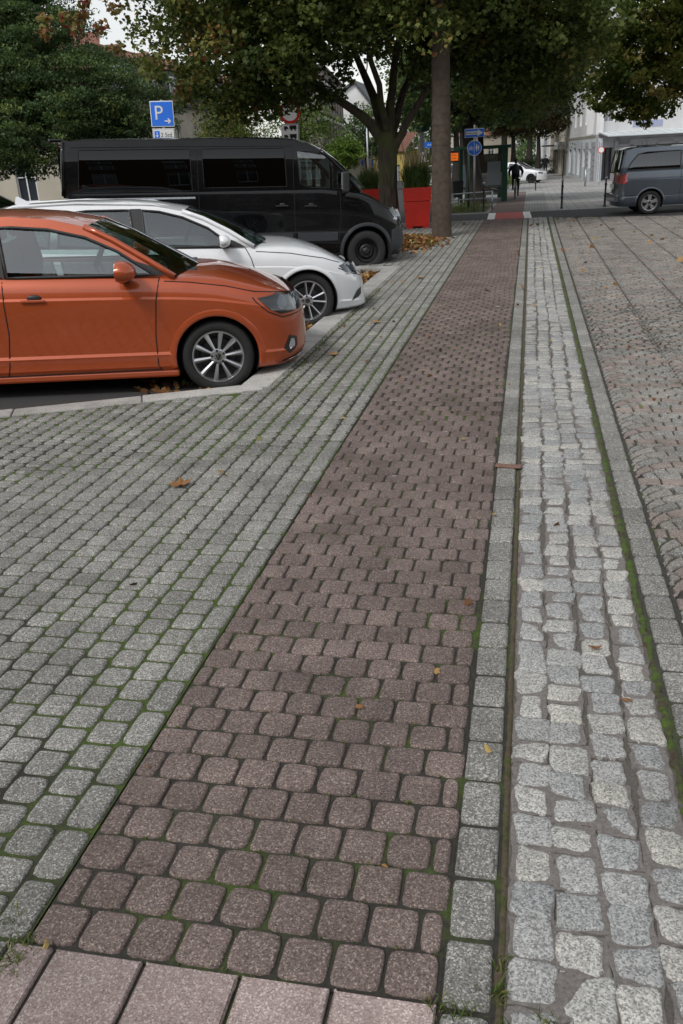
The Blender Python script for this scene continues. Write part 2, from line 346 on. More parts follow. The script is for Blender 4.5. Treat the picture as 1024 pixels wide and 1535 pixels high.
# ------------------------------------------------------------------ paving
def rounded(poly, r, k=2):
    out = []; n = len(poly)
    for i in range(n):
        p = Vector(poly[i]); a = Vector(poly[i - 1]) - p; b = Vector(poly[(i + 1) % n]) - p
        ra = min(r, a.length * .4); rb = min(r, b.length * .4); a = p + a.normalized() * ra; b = p + b.normalized() * rb
        for j in range(k + 1):
            t = j / k; out.append(a * (1 - t) ** 2 + p * 2 * t * (1 - t) + b * t * t)
    return out
def inset(pts, d):
    c = sum(pts, Vector((0, 0))) / len(pts); o = []
    n = len(pts)
    for i, p in enumerate(pts):
        t = (pts[(i + 1) % n] - pts[i - 1]); nn = Vector((-t.y, t.x)).normalized()
        if nn.dot(c - p) < 0: nn = -nn
        o.append(p + nn * min(d, (c - p).length * .6))
    return o
def paver(poly, gap=.004, r=.012, bev=.005, h=.03, lod=0, jit=0.0):
    """2D outline -> verts, faces of one paving stone with softened top edge"""
    poly = [Vector(p) for p in poly]
    if lod < 2: pts = rounded(poly, r, 2 if lod == 0 else 1)
    else: pts = poly
    pts = inset(pts, gap)
    if jit: pts = [p + Vector((rnd.uniform(-jit, jit), rnd.uniform(-jit, jit))) for p in pts]
    rings = [(pts, -h), (pts, -bev)] if lod == 0 else [(pts, -h * .5)]
    if lod == 0: rings.append((inset(pts, bev * .45), -bev * .35))
    rings.append((inset(pts, bev * 1.3), 0))
    V = []; F = []; n = len(pts)
    for q, z in rings: V += [(p.x, p.y, z) for p in q]
    for i in range(len(rings) - 1):
        for j in range(n): F.append((i * n + j, i * n + (j + 1) % n, (i + 1) * n + (j + 1) % n, (i + 1) * n + j))
    q0 = (len(rings) - 1) * n
    if lod == 0:
        c = sum(pts, Vector((0, 0))) / n; V.append((c.x, c.y, .0008)); F += [(q0 + j, q0 + (j + 1) % n, len(V) - 1) for j in range(n)]
    else: F.append(tuple(q0 + j for j in range(n)))
    return V, F
def ccw(p):
    a = sum(p[i - 1][0] * p[i][1] - p[i][0] * p[i - 1][1] for i in range(len(p)))
    return p if a > 0 else p[::-1]
CAMXY = Vector((-.3, 0))
def lay(parent, stones, name, limit=300, gap=.004, r=.014, bev=.005, tilt=.004, dz=.0015, uniq=False):
    """stones: list of (polygon, material). nearest `limit` become parts, the rest one joined part per material"""
    info = []
    for poly, mt in stones:
        poly = ccw([tuple(p) for p in poly]); c = Vector((sum(p[0] for p in poly) / len(poly), sum(p[1] for p in poly) / len(poly)))
        # is it in view? (generous wedge)
        vis = c.y > 1.15 and -(c.y * .70 + .5) < c.x < c.y * .155 + .35
        d = (c - CAMXY).length + (0 if vis else 1000)
        info.append((d, c, poly, mt))
    info.sort(key=lambda t: t[0]); cache = {}
    for d, c, poly, mt in info[:limit]:
        loc = [(p[0] - c.x, p[1] - c.y) for p in poly]
        xs = [p[0] for p in loc]; ys = [p[1] for p in loc]
        key = None
        if not uniq and len(loc) == 4: key = (mt.name, round(max(xs) - min(xs), 2), round(max(ys) - min(ys), 2), rnd.randrange(4), tuple(round(q, 2) for p in loc for q in p))
        me = cache.get(key) if key else None
        if me is None:
            V, F = paver(loc, gap + rnd.uniform(0, .0015), r * rnd.uniform(.8, 1.5), bev, jit=.0009)
            me = bpy.data.meshes.new(name); me.from_pydata(V, [], F); me.materials.append(mt)
            me.polygons.foreach_set('use_smooth', [len(f) == 4 for f in F]); me.update()
            if key: cache[key] = me
        o = bpy.data.objects.new(name, me); o.location = (c.x, c.y, rnd.uniform(-dz, dz))
        o.rotation_euler = (rnd.uniform(-tilt, tilt) * 2, rnd.uniform(-tilt, tilt) * 2, rnd.uniform(-tilt, tilt) * 2.5); link(o, parent)
    groups = {}
    for t in info[limit:]: groups.setdefault(t[3].name, []).append(t)
    for mn, L in groups.items():
        V = []; F = []; T = []
        for d, c, poly, mt in L:
            dd = d % 1000; lod = 0 if dd < 4.5 else (1 if dd < 11 else 2)
            v, f = paver(poly, gap + .0006 * min(dd, 8), r, bev, h=.02, lod=lod, jit=.001 if lod < 2 else 0)
            z0 = rnd.uniform(-dz, dz); ax, ay = rnd.uniform(-tilt, tilt) * 1.6, rnd.uniform(-tilt, tilt) * 1.6; b = len(V); t = rnd.random()
            V += [(x, y, z + z0 + (x - c.x) * ax + (y - c.y) * ay) for x, y, z in v]; F += [tuple(i + b for i in q) for q in f]; T += [t] * len(f)
        o = raw(name + '_field', V, F, MATS[mn], parent, tone=T); o['kind'] = 'stuff'
def sheet(name, poly, z, mt, kind='structure', parent=None, slope=False):
    """polygon sheet (triangulated)"""
    P3 = [Vector((p[0], p[1], 0)) for p in poly]; F = tessellate_polygon([P3])
    V = [(p[0], p[1], z + (gz(p[1]) if slope else 0)) for p in poly]
    o = raw(name, V, [tuple(f) for f in F], mt, parent)
    if V and o.data.polygons and o.data.polygons[0].normal.z < 0: o.data.flip_normals()
    if kind: o['kind'] = kind
    return o
S = .12864; A = .1308; XR = -.152; XL = XR - 8 * A; Y0 = 1.378; YX = 25.42
BZ = -.011
# red cycle path
red = sheet('cycle_path', [(XL - .005, Y0 - .01), (XR + .005, Y0 - .01), (XR + .005, YX), (XL - .005, YX)], BZ, BED)
st = []; k = 0
while Y0 + (k + 1) * S < YX + .02:
    y = Y0 + k * S
    xs = [XL + i * A for i in range(9)] if k % 2 == 0 else [XL] + [XL + (i + .5) * A for i in range(8)] + [XR]
    sh = .012 * math.sin(k * .35)
    for a, b in zip(xs, xs[1:]):
        aa = a + (sh if a not in (XL, XR) else 0); bb = b + (sh if b not in (XL, XR) else 0)
        st.append(([(aa, y), (bb, y), (bb, y + S), (aa, y + S)], RED))
    k += 1
lay(red, st, 'paving_stone', gap=.0038, r=.024, bev=.0075, tilt=.009, dz=.0028)
# starting plates
pl = sheet('plate_strip', [(-1.45, .3), (XR + .01, .3), (XR + .01, Y0 - .012), (-1.24, Y0 - .012)], BZ - .002, BED)
px = [-1.36, -1.235, -1.112, -.868, -.622, -.397, XR + .005]
lay(pl, [([(a, .98 if i % 2 else .99), (b, .98 if i % 2 else .99), (b, Y0 - .004), (a, Y0 - .004)], PLATE if i > 0 else GREY) for i, (a, b) in enumerate(zip(px, px[1:]))]
    + [([(a, .6), (b, .6), (b, .975), (a, .975)], PLATE if i > 0 else GREY) for i, (a, b) in enumerate(zip(px, px[1:]))], 'plate', gap=.005, r=.006, bev=.003, tilt=.002)
# left footpath
KC = (-2.16, 6.88); TK = math.tan(R(24.3))
def left_ok(x, y):
    if y > YX - .05 + .1 * (-1.2 - x) * 0: return False
    if x < KC[0] - .02:
        if y < KC[1] + (x - KC[0]) * TK - .01: return y > -(x + .2) * 1.15 - .4
        return y > 15.55 and x > -5.6
    return True
lf = sheet('footpath', [(-1.24, .5), (XL, 1.2), (XL, YX), (-5.7, YX), (-5.7, 15.5), (KC[0] - .04, 15.5), (KC[0] - .04, KC[1]), (-7.2, KC[1] - 5.04 * TK), (-6.2, 2.5), (-3.0, .5)], BZ, BEDM)
st = []; LP = .196; x1 = XL - .006; x0 = x1 - .112
y = 1.379
while y < YX - .1:
    st.append(([(x0, y + .002), (x1, y + .002), (x1, y + LP - .002), (x0, y + LP - .002)], GREY)); y += LP
for i in range(34):
    b = x0 - i * A; a = b - A; y = 1.0 - 3 * S + (S * .5 if i % 2 else 0) + .01 * math.sin(i * 1.7)
    y -= S * 0
    while y < YX:
        cx, cy = (a + b) / 2, y + S / 2
        if left_ok(cx, cy + .02) and (cy > 15.5 or (a > KC[0] - .1 or cy < KC[1])) and not (b > -1.5 and cy < .4):
            st.append(([(a, y + .0022), (b, y + .0022), (b, y + S - .0022), (a, y + S - .0022)], GREY))
        y += S
lay(lf, st, 'paving_stone', gap=.0045, r=.026, bev=.009)
# edge strips
def strip(name, xa, xb, y0, bed, kindname='edging_stone'):
    p = sheet(name, [(xa - .012, .6), (xb + .012, .6), (xb + .012, YX), (xa - .012, YX)], BZ - .001, bed)
    s = []; y = y0
    while y < YX - .02:
        s.append(([(xa, y + .0025), (xb, y + .0025), (xb, y + LP - .0025), (xa, y + LP - .0025)], GREY)); y += LP
    lay(p, s, kindname, limit=130, gap=.0045, r=.018, bev=.009, tilt=.007, dz=.0025); return p
strip('left_edging_strip', -.146, -.024, 1.366 - 3 * LP, BED)
strip('right_edging_strip', .528, .648, 1.28 - 2 * LP, BEDG)
# granite gutter of four rows
gut = sheet('granite_gutter', [(.0, .6), (.5, .6), (.5, YX + .05), (.0, YX + .05)], -.0105, bed_mat('sandy_grit', (.12, .108, .095), (.06, .07, .03), .58, .7, scale=6, fine=110))
def sett(x0, x1, y0, y1, det):
    g = rnd.uniform(.001, .006) if y0 > 4.5 else rnd.uniform(.003, .012)
    x0 += g * rnd.uniform(.3, 1.4); x1 -= g * rnd.uniform(.3, 1.6); y0 += g * .6; y1 -= g * .6
    n = 3 if det else 1; out = []
    cs = [(x0, y0), (x1, y0), (x1, y1), (x0, y1)]; jit = .0135 if det else .006
    cs = [(a + rnd.uniform(-jit, jit), b + rnd.uniform(-jit, jit)) for a, b in cs]
    for i in range(4):
        a = Vector(cs[i]); b = Vector(cs[(i + 1) % 4])
        for q in range(n + 1):
            t = (q + .12) / (n + 1) if q == 0 else q / (n + 1)
            if q == 0: t = .12
            out.append(a.lerp(b, t) + Vector((rnd.uniform(-1, 1), rnd.uniform(-1, 1))) * (.0042 if det else .0015))
        out.append(a.lerp(b, .9))
    return out
def sett_mesh(pts, det):
    c = sum(pts, Vector((0, 0))) / len(pts); n = len(pts)
    rings = [(0, -.022), (.0005, -.006), (.003, -.001), (.009, .0014), (.026, .0024)] if det else [(0, -.012), (.006, 0)]
    hz = rnd.uniform(-.003, .003); ax, ay = rnd.uniform(-.07, .07), rnd.uniform(-.06, .06)
    V = []; F = []
    for d, z in rings:
        for p in pts:
            q = p + (c - p).normalized() * min(d * 1.3, (c - p).length * .7)
            V.append((q.x, q.y, z + hz + (q.x - c.x) * ax + (q.y - c.y) * ay + (rnd.uniform(-.0009, .0009) if z > -.01 else 0)))
    for i in range(len(rings) - 1):
        for j in range(n): F.append((i * n + j, i * n + (j + 1) % n, (i + 1) * n + (j + 1) % n, (i + 1) * n + j))
    F.append(tuple((len(rings) - 1) * n + j for j in range(n))); return V, F, c
SET = []
for ci, (ca, cb) in enumerate([(.004, .122), (.126, .246), (.250, .368), (.372, .486)]):
    y = .7 + rnd.uniform(0, .1)
    while y < YX:
        L = rnd.uniform(.105, .145) if y < 4.6 else rnd.uniform(.085, .125)
        wob = .008 * math.sin(y * 1.3 + ci); SET.append((y, ca + (wob + rnd.uniform(-.009, .009)) * (ci not in (0,)), cb + (wob + rnd.uniform(-.009, .009)) * (ci != 3), L)); y += L
SET.sort(); cnt = 0
MV = []; MF = []; MT = []
for y, xa, xb, L in SET:
    if rnd.random() < .03: continue
    # bedding mortar round each sett, split from its neighbours by fine cracks
    cs = [(xa, y), (xb, y), (xb, y + L), (xa, y + L)]; pts = []
    for i in range(4):
        a = Vector(cs[i]); c_ = Vector(cs[(i + 1) % 4]); k_ = 4 if y < 7 else 1
        for q in range(k_): pts.append(a.lerp(c_, q / k_) + Vector((rnd.uniform(-1, 1), rnd.uniform(-1, 1))) * (.006 if y < 7 else .003))
    pts = inset(pts, rnd.uniform(-.001, .0022)); zz = -.0030 + rnd.uniform(-.003, .0015); b0 = len(MV); n_ = len(pts)
    MV += [(p.x, p.y, -.013) for p in pts] + [(p.x, p.y, zz - .001) for p in inset(pts, .001)] + [(p.x, p.y, zz) for p in inset(pts, .004)]
    for r__ in range(2): MF += [(b0 + r__ * n_ + j, b0 + r__ * n_ + (j + 1) % n_, b0 + r__ * n_ + n_ + (j + 1) % n_, b0 + r__ * n_ + n_ + j) for j in range(n_)]
    MF.append(tuple(b0 + 2 * n_ + j for j in range(n_)))
raw('mortar_patch', MV, MF, MORTAR, gut)['kind'] = 'stuff'
V2 = []; F2 = []; T2 = []
for y, xa, xb, L in SET:
    det = y < 8; pts = sett(xa, xb, y, y + L, det); V, F, c = sett_mesh(pts, det)
    if y > 1.05 and cnt < 300:
        o = raw('granite_sett', [(a - c.x, b - c.y, z) for a, b, z in V], F, GRAN, gut, smooth=True, loc=(c.x, c.y, 0)); cnt += 1
    else:
        b0 = len(V2); V2 += V; F2 += [tuple(i + b0 for i in f) for f in F]; T2 += [rnd.random()] * len(F)
raw('granite_sett_field', V2, F2, GRAN, gut, tone=T2)['kind'] = 'stuff'
# moss lines beside the gutter: bumpy ribbons
def moss_line(name, xa, xb, zt, mt, ya=.6, yb=YX, amp=.006, step=.03):
    V = []; F = []; n = int((yb - ya) / step); m_ = 5
    for i in range(n + 1):
        y = ya + i * step; wv = nrs.uniform(-amp, amp, 2)
        for j in range(m_):
            t = j / (m_ - 1); x = xa + wv[0] + (xb - xa + wv[1] - wv[0]) * t
            V.append((x, y, zt + math.sin(t * math.pi) * .009 + nrs.uniform(-.003, .003)))
    for i in range(n):
        for j in range(m_ - 1): a = i * m_ + j; F.append((a, a + 1, a + m_ + 1, a + m_))
    o = raw(name, V, F, mt, smooth=True); return tag(o, kind='stuff')
tag(moss_line('moss', .489, .522, -.013, MOSS, amp=.009), 'bright green moss line between granite setts and right edging stones', 'moss')
tag(moss_line('moss', -.024, .004, -.016, bed_mat('moss_dry', (.085, .066, .042), (.06, .072, .016), .50, .62, scale=11), amp=.004), 'dry brown moss and grit line left of the granite setts', 'moss')

# fan paving on the right
FX, FW, FP, FY = .66, .579, .734, 5.523
def fan_stones():
    out = []; d0 = .098; rr = FW / 2
    for li in range(10):
        xa = FX + li * FW; xc = xa + rr
        for k in range(-6, 28):
            y0 = FY + k * FP
            if y0 > 25.6 or y0 + FP < .8: continue
            if xa > (y0 + FP) * .155 + 2.2: continue
            pk = PINK
            # flat pink row
            cuts = [0, .5, 1.5, 2.5, 3.5, 4.42] if k % 2 == 0 else [0, 1, 2, 3, 4, 4.42]
            cs = [xa + FW * c / 4.42 for c in cuts]
            for a, b in zip(cs, cs[1:]): out.append(([(a, y0), (b, y0), (b, y0 + d0), (a, y0 + d0)], pk))
            yc = y0 + d0; top = y0 + FP; HA = .20
            arc = lambda x: yc + HA * max(0, 1 - ((x - xc) / rr) ** 2) ** .8
            def cell(a, b, f0, f1, mt, lo, hi, m_=3):
                """stone between curves f0 and f1, head joints square to the arch"""
                sl = lambda x: 0 if x <= xa + 1e-4 or x >= xa + FW - 1e-4 else max(-.035, min(.035, (x - xc) / rr * .045))
                bo = [(a + (b - a) * t / m_, f0(a + (b - a) * t / m_)) for t in range(m_ + 1)]
                a2, b2 = a + sl(a), b + sl(b); to = [(a2 + (b2 - a2) * t / m_, f1(a2 + (b2 - a2) * t / m_)) for t in range(m_ + 1)]
                cl = lambda p: (p[0], max(lo, min(hi, p[1])))
                bo = [cl(p) for p in bo]; to = [cl(p) for p in to]
                hh = sum(q[1] - p[1] for p, q in zip(bo, to)) / (m_ + 1)
                if hh < .020: return
                keep = [t for t in range(m_ + 1) if to[t][1] - bo[t][1] > .003]
                if len(keep) < 2: return
                out.append(([bo[t] for t in keep] + [to[t] for t in keep[::-1]], mt))
            pickm = lambda: WARM if rnd.random() < .5 else (GREY if rnd.random() < .85 else PINK)
            for j in range(2):       # low segment filled with straight courses under the arch
                cut = [xa] + [xa + FW * (c + (j % 2) * .5) / 4.42 for c in range(0, 5) if .3 < c + (j % 2) * .5 < 4.1] + [xa + FW]
                for a, b in zip(cut, cut[1:]): cell(a, b, lambda x: yc + j * .1, lambda x: min(arc(x), yc + (j + 1) * .1), pickm(), yc, top)
            for j in range(6):       # arches
                off = .5 * (j % 2); cut = [xa] + [xa + FW * (c + off) / 4.9 for c in range(0, 6) if .3 < c + off < 4.6] + [xa + FW]
                for a, b in zip(cut, cut[1:]): cell(a, b, lambda x: arc(x) + j * .102, lambda x: arc(x) + (j + 1) * .102, PINK if j == 0 else pickm(), yc, top)
    edge = lambda x: YX - .02 - .277 * max(0, x - .1)
    return [(p, m_) for p, m_ in out if max(q[1] for q in p) < edge(p[0][0])]
fan = sheet('fan_paving', [(.648, .6), (7, .6), (7, YX - 1.95), (.648, YX - .15)], BZ, BEDG)
lay(fan, fan_stones(), 'paving_stone', gap=.0048, r=.010, bev=.006, uniq=True)

# kerb stones
kerb = raw('kerb', *[[(KC[0] - .27, 7.1, -.3), (KC[0] - .03, 7.1, -.3), (KC[0] - .03, 15.4, -.3), (KC[0] - .27, 15.4, -.3)], [(0, 1, 2, 3)]], BED); kerb['kind'] = 'structure'
def kerb_piece(p, q, wd, n_left=True):
    p = Vector(p); q = Vector(q); d = (q - p).normalized(); nn = Vector((-d.y, d.x)) * wd; p = p + d * .004; q = q - d * .004
    b = MB(); b.prism([tuple(p), tuple(q), tuple(q + nn), tuple(p + nn)], -.32, rnd.uniform(.004, .012), 'XY')
    o = b.build('kerb_stone', KERB, kerb); bevel(o, .012, 2); return o
yy = [6.95, 7.9, 8.85, 9.8, 10.75, 11.7, 12.65, 13.6, 14.55, 15.3]
for a, b in zip(yy, yy[1:]): kerb_piece((KC[0] + .0, a), (KC[0] + .0, b), .27)
D24 = Vector((math.cos(R(24.3)), math.sin(R(24.3))))
kp = [0.02, 1.05, 2.1, 3.2, 4.3, 5.4]
for a, b in zip(kp, kp[1:]):
    kerb_piece(Vector(KC) - D24 * b, Vector(KC) - D24 * a, .21)
kerb_piece((KC[0] - .0, 15.32), (KC[0] - 1.9, 15.32 + .25), .24)

# ------------------------------------------------------------------ ground, street
def zs(x, y):
    base = -.12 + .0436 * max(0, min(-2.3 - x, 6.5))
    t = max(0, min(1, (y - 22) / 6)); return base * (1 - t) + (-.014) * t + gz(y)
xs_ = [-90, -60, -35, -20, -14, -11, -8.8, -7, -5, -3.4, -2.3, -2.19]; ys_ = [-30, 0, 5, 10, 15, 20, 22, 24, 26, 28, 31, 36, 45, 60, 90, 140, 220]
V = [(x, y, zs(x, y)) for y in ys_ for x in xs_]; nx = len(xs_)
F = [(j * nx + i, j * nx + i + 1, (j + 1) * nx + i + 1, (j + 1) * nx + i) for j in range(len(ys_) - 1) for i in range(nx - 1)]
raw('street', V, F, ASPH)['kind'] = 'structure'
raw('ground', [(x, y, -.45 + (-.011 * max(0, y - 27))) for y in (-300, 27, 900) for x in (-900, 900)], [(0, 1, 3, 2), (2, 3, 5, 4)], ASPHL)['kind'] = 'structure'
# side road crossing in front of the far pavement
sheet('side_road', [(-9, 25.35), (.65, 25.44), (.65, 25.35), (16, 21.15), (30, 19), (30, 29.6), (4.51, 28.6), (.04, 28.2), (-2.5, 28.1), (-9, 28.0)], -.010, ASPH)
def pave(name, poly, z, mt): return sheet(name, poly, z, mt, slope=True)
pave('far_pavement', [(-.15, 28.2), (.04, 28.2), (4.51, 28.6), (30, 29.6), (40, 100), (40, 200), (-.9, 200), (-1.2, 46), (-.15, 46)], -.004, FARS)
pave('far_footpath', [(-2.9, 28.1), (-1.22, 28.15), (-1.22, 46), (-1.3, 200), (-3.6, 200), (-3.4, 46)], -.004, FARG)
pave('far_cycle_path', [(-1.22, 28.15), (-.15, 28.2), (-.15, 46.2), (-1.22, 46.2)], -.004, FARR)
pave('setts_strip', [(-.13, 28.25), (.55, 28.3), (.7, 44), (-.1, 44)], .0005, FARG)
pave('grass_verge', [(-2.7, 28.9), (-1.35, 28.9), (-1.3, 33.6), (-3.0, 33.6)], .002, bed_mat('verge_soil', (.09, .07, .045), (.05, .08, .02), .4, .55, scale=1.5))
pave('parking_lot', [(-2.05, 45), (-1.25, 45), (-1.25, 56), (-2.05, 56)], .002, bed_mat('verge_soil_far', (.09, .07, .045), (.06, .1, .02), .3, .4, scale=1.5))
# red and white crossing marking
mk = thing('crossing_marking', 'red band with white ends painted across the side road on the cycle path line', 'road marking', (-.55, 26.9, 0))
def mark(name, poly, mt): 
    o = sheet(name, [(x + .55, y - 26.9) for x, y in poly], -.004, mt, kind=None, parent=mk); return o
mark('red_band', [(-.93, 25.5), (-.12, 25.5), (-.19, 28.1), (-.98, 28.1)], MARKR)
mark('white_band', [(-1.14, 25.5), (-.935, 25.5), (-.985, 28.1), (-1.2, 28.1)], MARKW)
mark('white_band', [(-.115, 25.5), (.09, 25.5), (.03, 28.1), (-.185, 28.1)], MARKW)

# ------------------------------------------------------------------ vehicles
def strip_patch(poly, fn, off=0, nz=8, nx=10, inset_=0):
    """fill a (x,z) polygon with a smooth grid laid on the surface fn(x,z)->(x,y,z); off pushes outwards (towards larger |y|)"""
    zs_ = [p[1] for p in poly]; z0, z1 = min(zs_) + 1e-4, max(zs_) - 1e-4; V = []; F = []
    for i in range(nz + 1):
        z = z0 + (z1 - z0) * i / nz; X = []
        for a, b in zip(poly, poly[1:] + poly[:1]):
            if (a[1] - z) * (b[1] - z) <= 0 and a[1] != b[1]: X.append(a[0] + (b[0] - a[0]) * (z - a[1]) / (b[1] - a[1]))
        xa, xb = min(X), max(X)
        for j in range(nx + 1):
            x = xa + (xb - xa) * j / nx; p = Vector(fn(x, z))
            if off:
                e = .012; px_ = Vector(fn(x + e, z)) - Vector(fn(x - e, z)); pz = Vector(fn(x, z + e)) - Vector(fn(x, z - e))
                nn = px_.cross(pz).normalized()
                if nn.y * (1 if p.y > 0 else -1) < 0: nn = -nn
                p = p + nn * off
            V.append(p)
    for i in range(nz):
        for j in range(nx): a = i * (nx + 1) + j; F.append((a, a + 1, a + nx + 2, a + nx + 1))
    return V, F
def eval_bool(o, cutters):
    for c in cutters:
        md = o.modifiers.new('cut', 'BOOLEAN'); md.operation = 'DIFFERENCE'; md.object = c; md.solver = 'EXACT'
    dg = bpy.context.evaluated_depsgraph_get(); me = bpy.data.meshes.new_from_object(o.evaluated_get(dg))
    o.modifiers.clear(); o.data = me
    for c in cutters: bpy.data.objects.remove(c)
    return o
def wheel(parent, x, y, r, rr, style, n=10, emblem=None, wd=.21, side=-1):
    """wheel at (x,y) outer face y; rr = rim radius; outward = side"""
    wt = bpy.data.objects.new('wheel', None); wt.location = (x, y, r); wt.empty_display_size = .1; link(wt, parent)
    if side > 0: wt.rotation_euler = (0, 0, math.pi)
    ty = MB(); sh = r - rr
    ty.lathe([(rr, .03), (rr + .004, .008), (rr + sh * .25, -.004), (rr + sh * .6, -.006), (rr + sh * .86, .006), (r - .006, .028), (r, .05), (r, wd - .03), (r - .02, wd - .01), (rr, wd), (rr - .02, wd - .02), (rr - .02, .05), (rr, .03)], 56, axis='Y')
    ty.build('tyre', RUBBER, wt, smooth=True)
    tr = MB()
    for k in range(64):
        a = 2 * math.pi * k / 64; M_ = Matrix.Rotation(-a, 3, 'Y')
        tr.box(M_ @ Vector((r + .0005, .075, 0)), (.006, .05, .014), M=M_ @ Matrix.Rotation(.5, 3, 'X'))
    tr.build('tread', RUBBER, wt)
    rm = MB()
    if style == 'steel':
        rm.lathe([(rr, .03), (rr - .012, .012), (rr - .02, .03), (rr - .03, .075), (rr * .72, .085), (rr * .6, .05), (rr * .5, .035), (rr * .36, .04), (rr * .3, .025), (rr * .18, .01), (0, .01)], 40, axis='Y')
        for k in range(6):
            a = 2 * math.pi * k / 6; rm.tube([(rr * .42 * math.cos(a), .05, rr * .42 * math.sin(a)), (rr * .42 * math.cos(a), .015, rr * .42 * math.sin(a))], .014, 6)
        rm.build('rim', STEELB, wt, angle=30)
    else:
        rm.lathe([(rr - .004, .035), (rr + .004, .012), (rr - .002, .004), (rr - .012, .006), (rr - .02, .02), (rr - .024, .06)], 56, axis='Y')
        if style == 'five':
            for k in range(5):
                for s in (-.17, .17):
                    a = 2 * math.pi * k / 5 + .3
                    M_ = Matrix.Rotation(-(a + s * .9), 3, 'Y'); V = []
                    for rd, hw, yy_ in ((.03, .02, .012), (rr * .5, .019, .016), (rr - .012, .022, .012)):
                        for q, dy in ((-1, .03), (-1, .004), (1, .004), (1, .03)): V.append(M_ @ Vector((rd, yy_ + dy - .004, q * hw)))
                    rm.add(V, [(i * 4 + j, i * 4 + (j + 1) % 4, i * 4 + 4 + (j + 1) % 4, i * 4 + 4 + j) for i in range(2) for j in range(4)])
        else:
            for k in range(n):
                if style == 'twin': a = 2 * math.pi * (k // 2) / (n / 2) + (.19 if k % 2 else -.19) * 1.35
                else: a = 2 * math.pi * k / n
                M_ = Matrix.Rotation(-(a + .16), 3, 'Y'); V = []
                prof = ((.045, .013, .020), (rr * .42, .015, .018), (rr * .72, .022, .014), (rr - .010, .026, .010)) if style == 'petal' else ((.05, .012, .022), (rr * .5, .0115, .018), (rr - .012, .015, .010))
                for rd, hw, yy_ in prof:
                    sk = .0 if style != 'twin' else 0
                    V += [M_ @ Vector((rd, yy_ + .03, -hw)), M_ @ Vector((rd, yy_ + .006, -hw * .9)), M_ @ Vector((rd, yy_ - .002, -hw * .1)), M_ @ Vector((rd, yy_ + .003, hw * .7)), M_ @ Vector((rd, yy_ + .03, hw))]
                m_ = len(prof)
                rm.add(V, [(i * 5 + j, i * 5 + (j + 1) % 5, i * 5 + 5 + (j + 1) % 5, i * 5 + 5 + j) for i in range(m_ - 1) for j in range(5)])
        rm.lathe([(.072, .05), (.07, .022), (.05, .014), (.034, .014)], 28, axis='Y')
        o = rm.build('rim', ALLOY, wt, angle=35)
        bd = MB(); bd.lathe([(rr - .02, .03), (rr - .022, .10), (rr * .7, .11), (rr * .68, .09), (0, .09)], 40, axis='Y')
        bd.build('brake_disc', ALLOYD, wt, angle=30)
        lb = MB()
        for k in range(5):
            a = 2 * math.pi * k / 5 + .5; lb = MB(); lb.tube([(.056 * math.cos(a), .05, .056 * math.sin(a)), (.056 * math.cos(a), .011, .056 * math.sin(a))], .0115, 8); lb.build('wheel_bolt', BLACKP, wt)
        hb = MB(); hb.lathe([(.036, .03), (.036, .010), (.031, .006), (0, .006)], 24, axis='Y'); h_ = hb.build('hub_cap', BLACKP if emblem == 'VW' else ALLOYD, wt, angle=30)
        em = MB(); em.lathe([(.033, .006), (.033, .003), (.029, .003), (.029, .006)], 24, axis='Y')
        if emblem == 'VW':
            for pts in ([(-.013, .026), (0, .003), (.013, .026)], [(-.027, .008), (-.012, -.024), (0, -.004), (.012, -.024), (.027, .008)]):
                em.tube([(a, .003, b) for a, b in pts], .0028, 5)
        em.build('emblem', CHROME if emblem else ALLOYD, wt)
    return wt
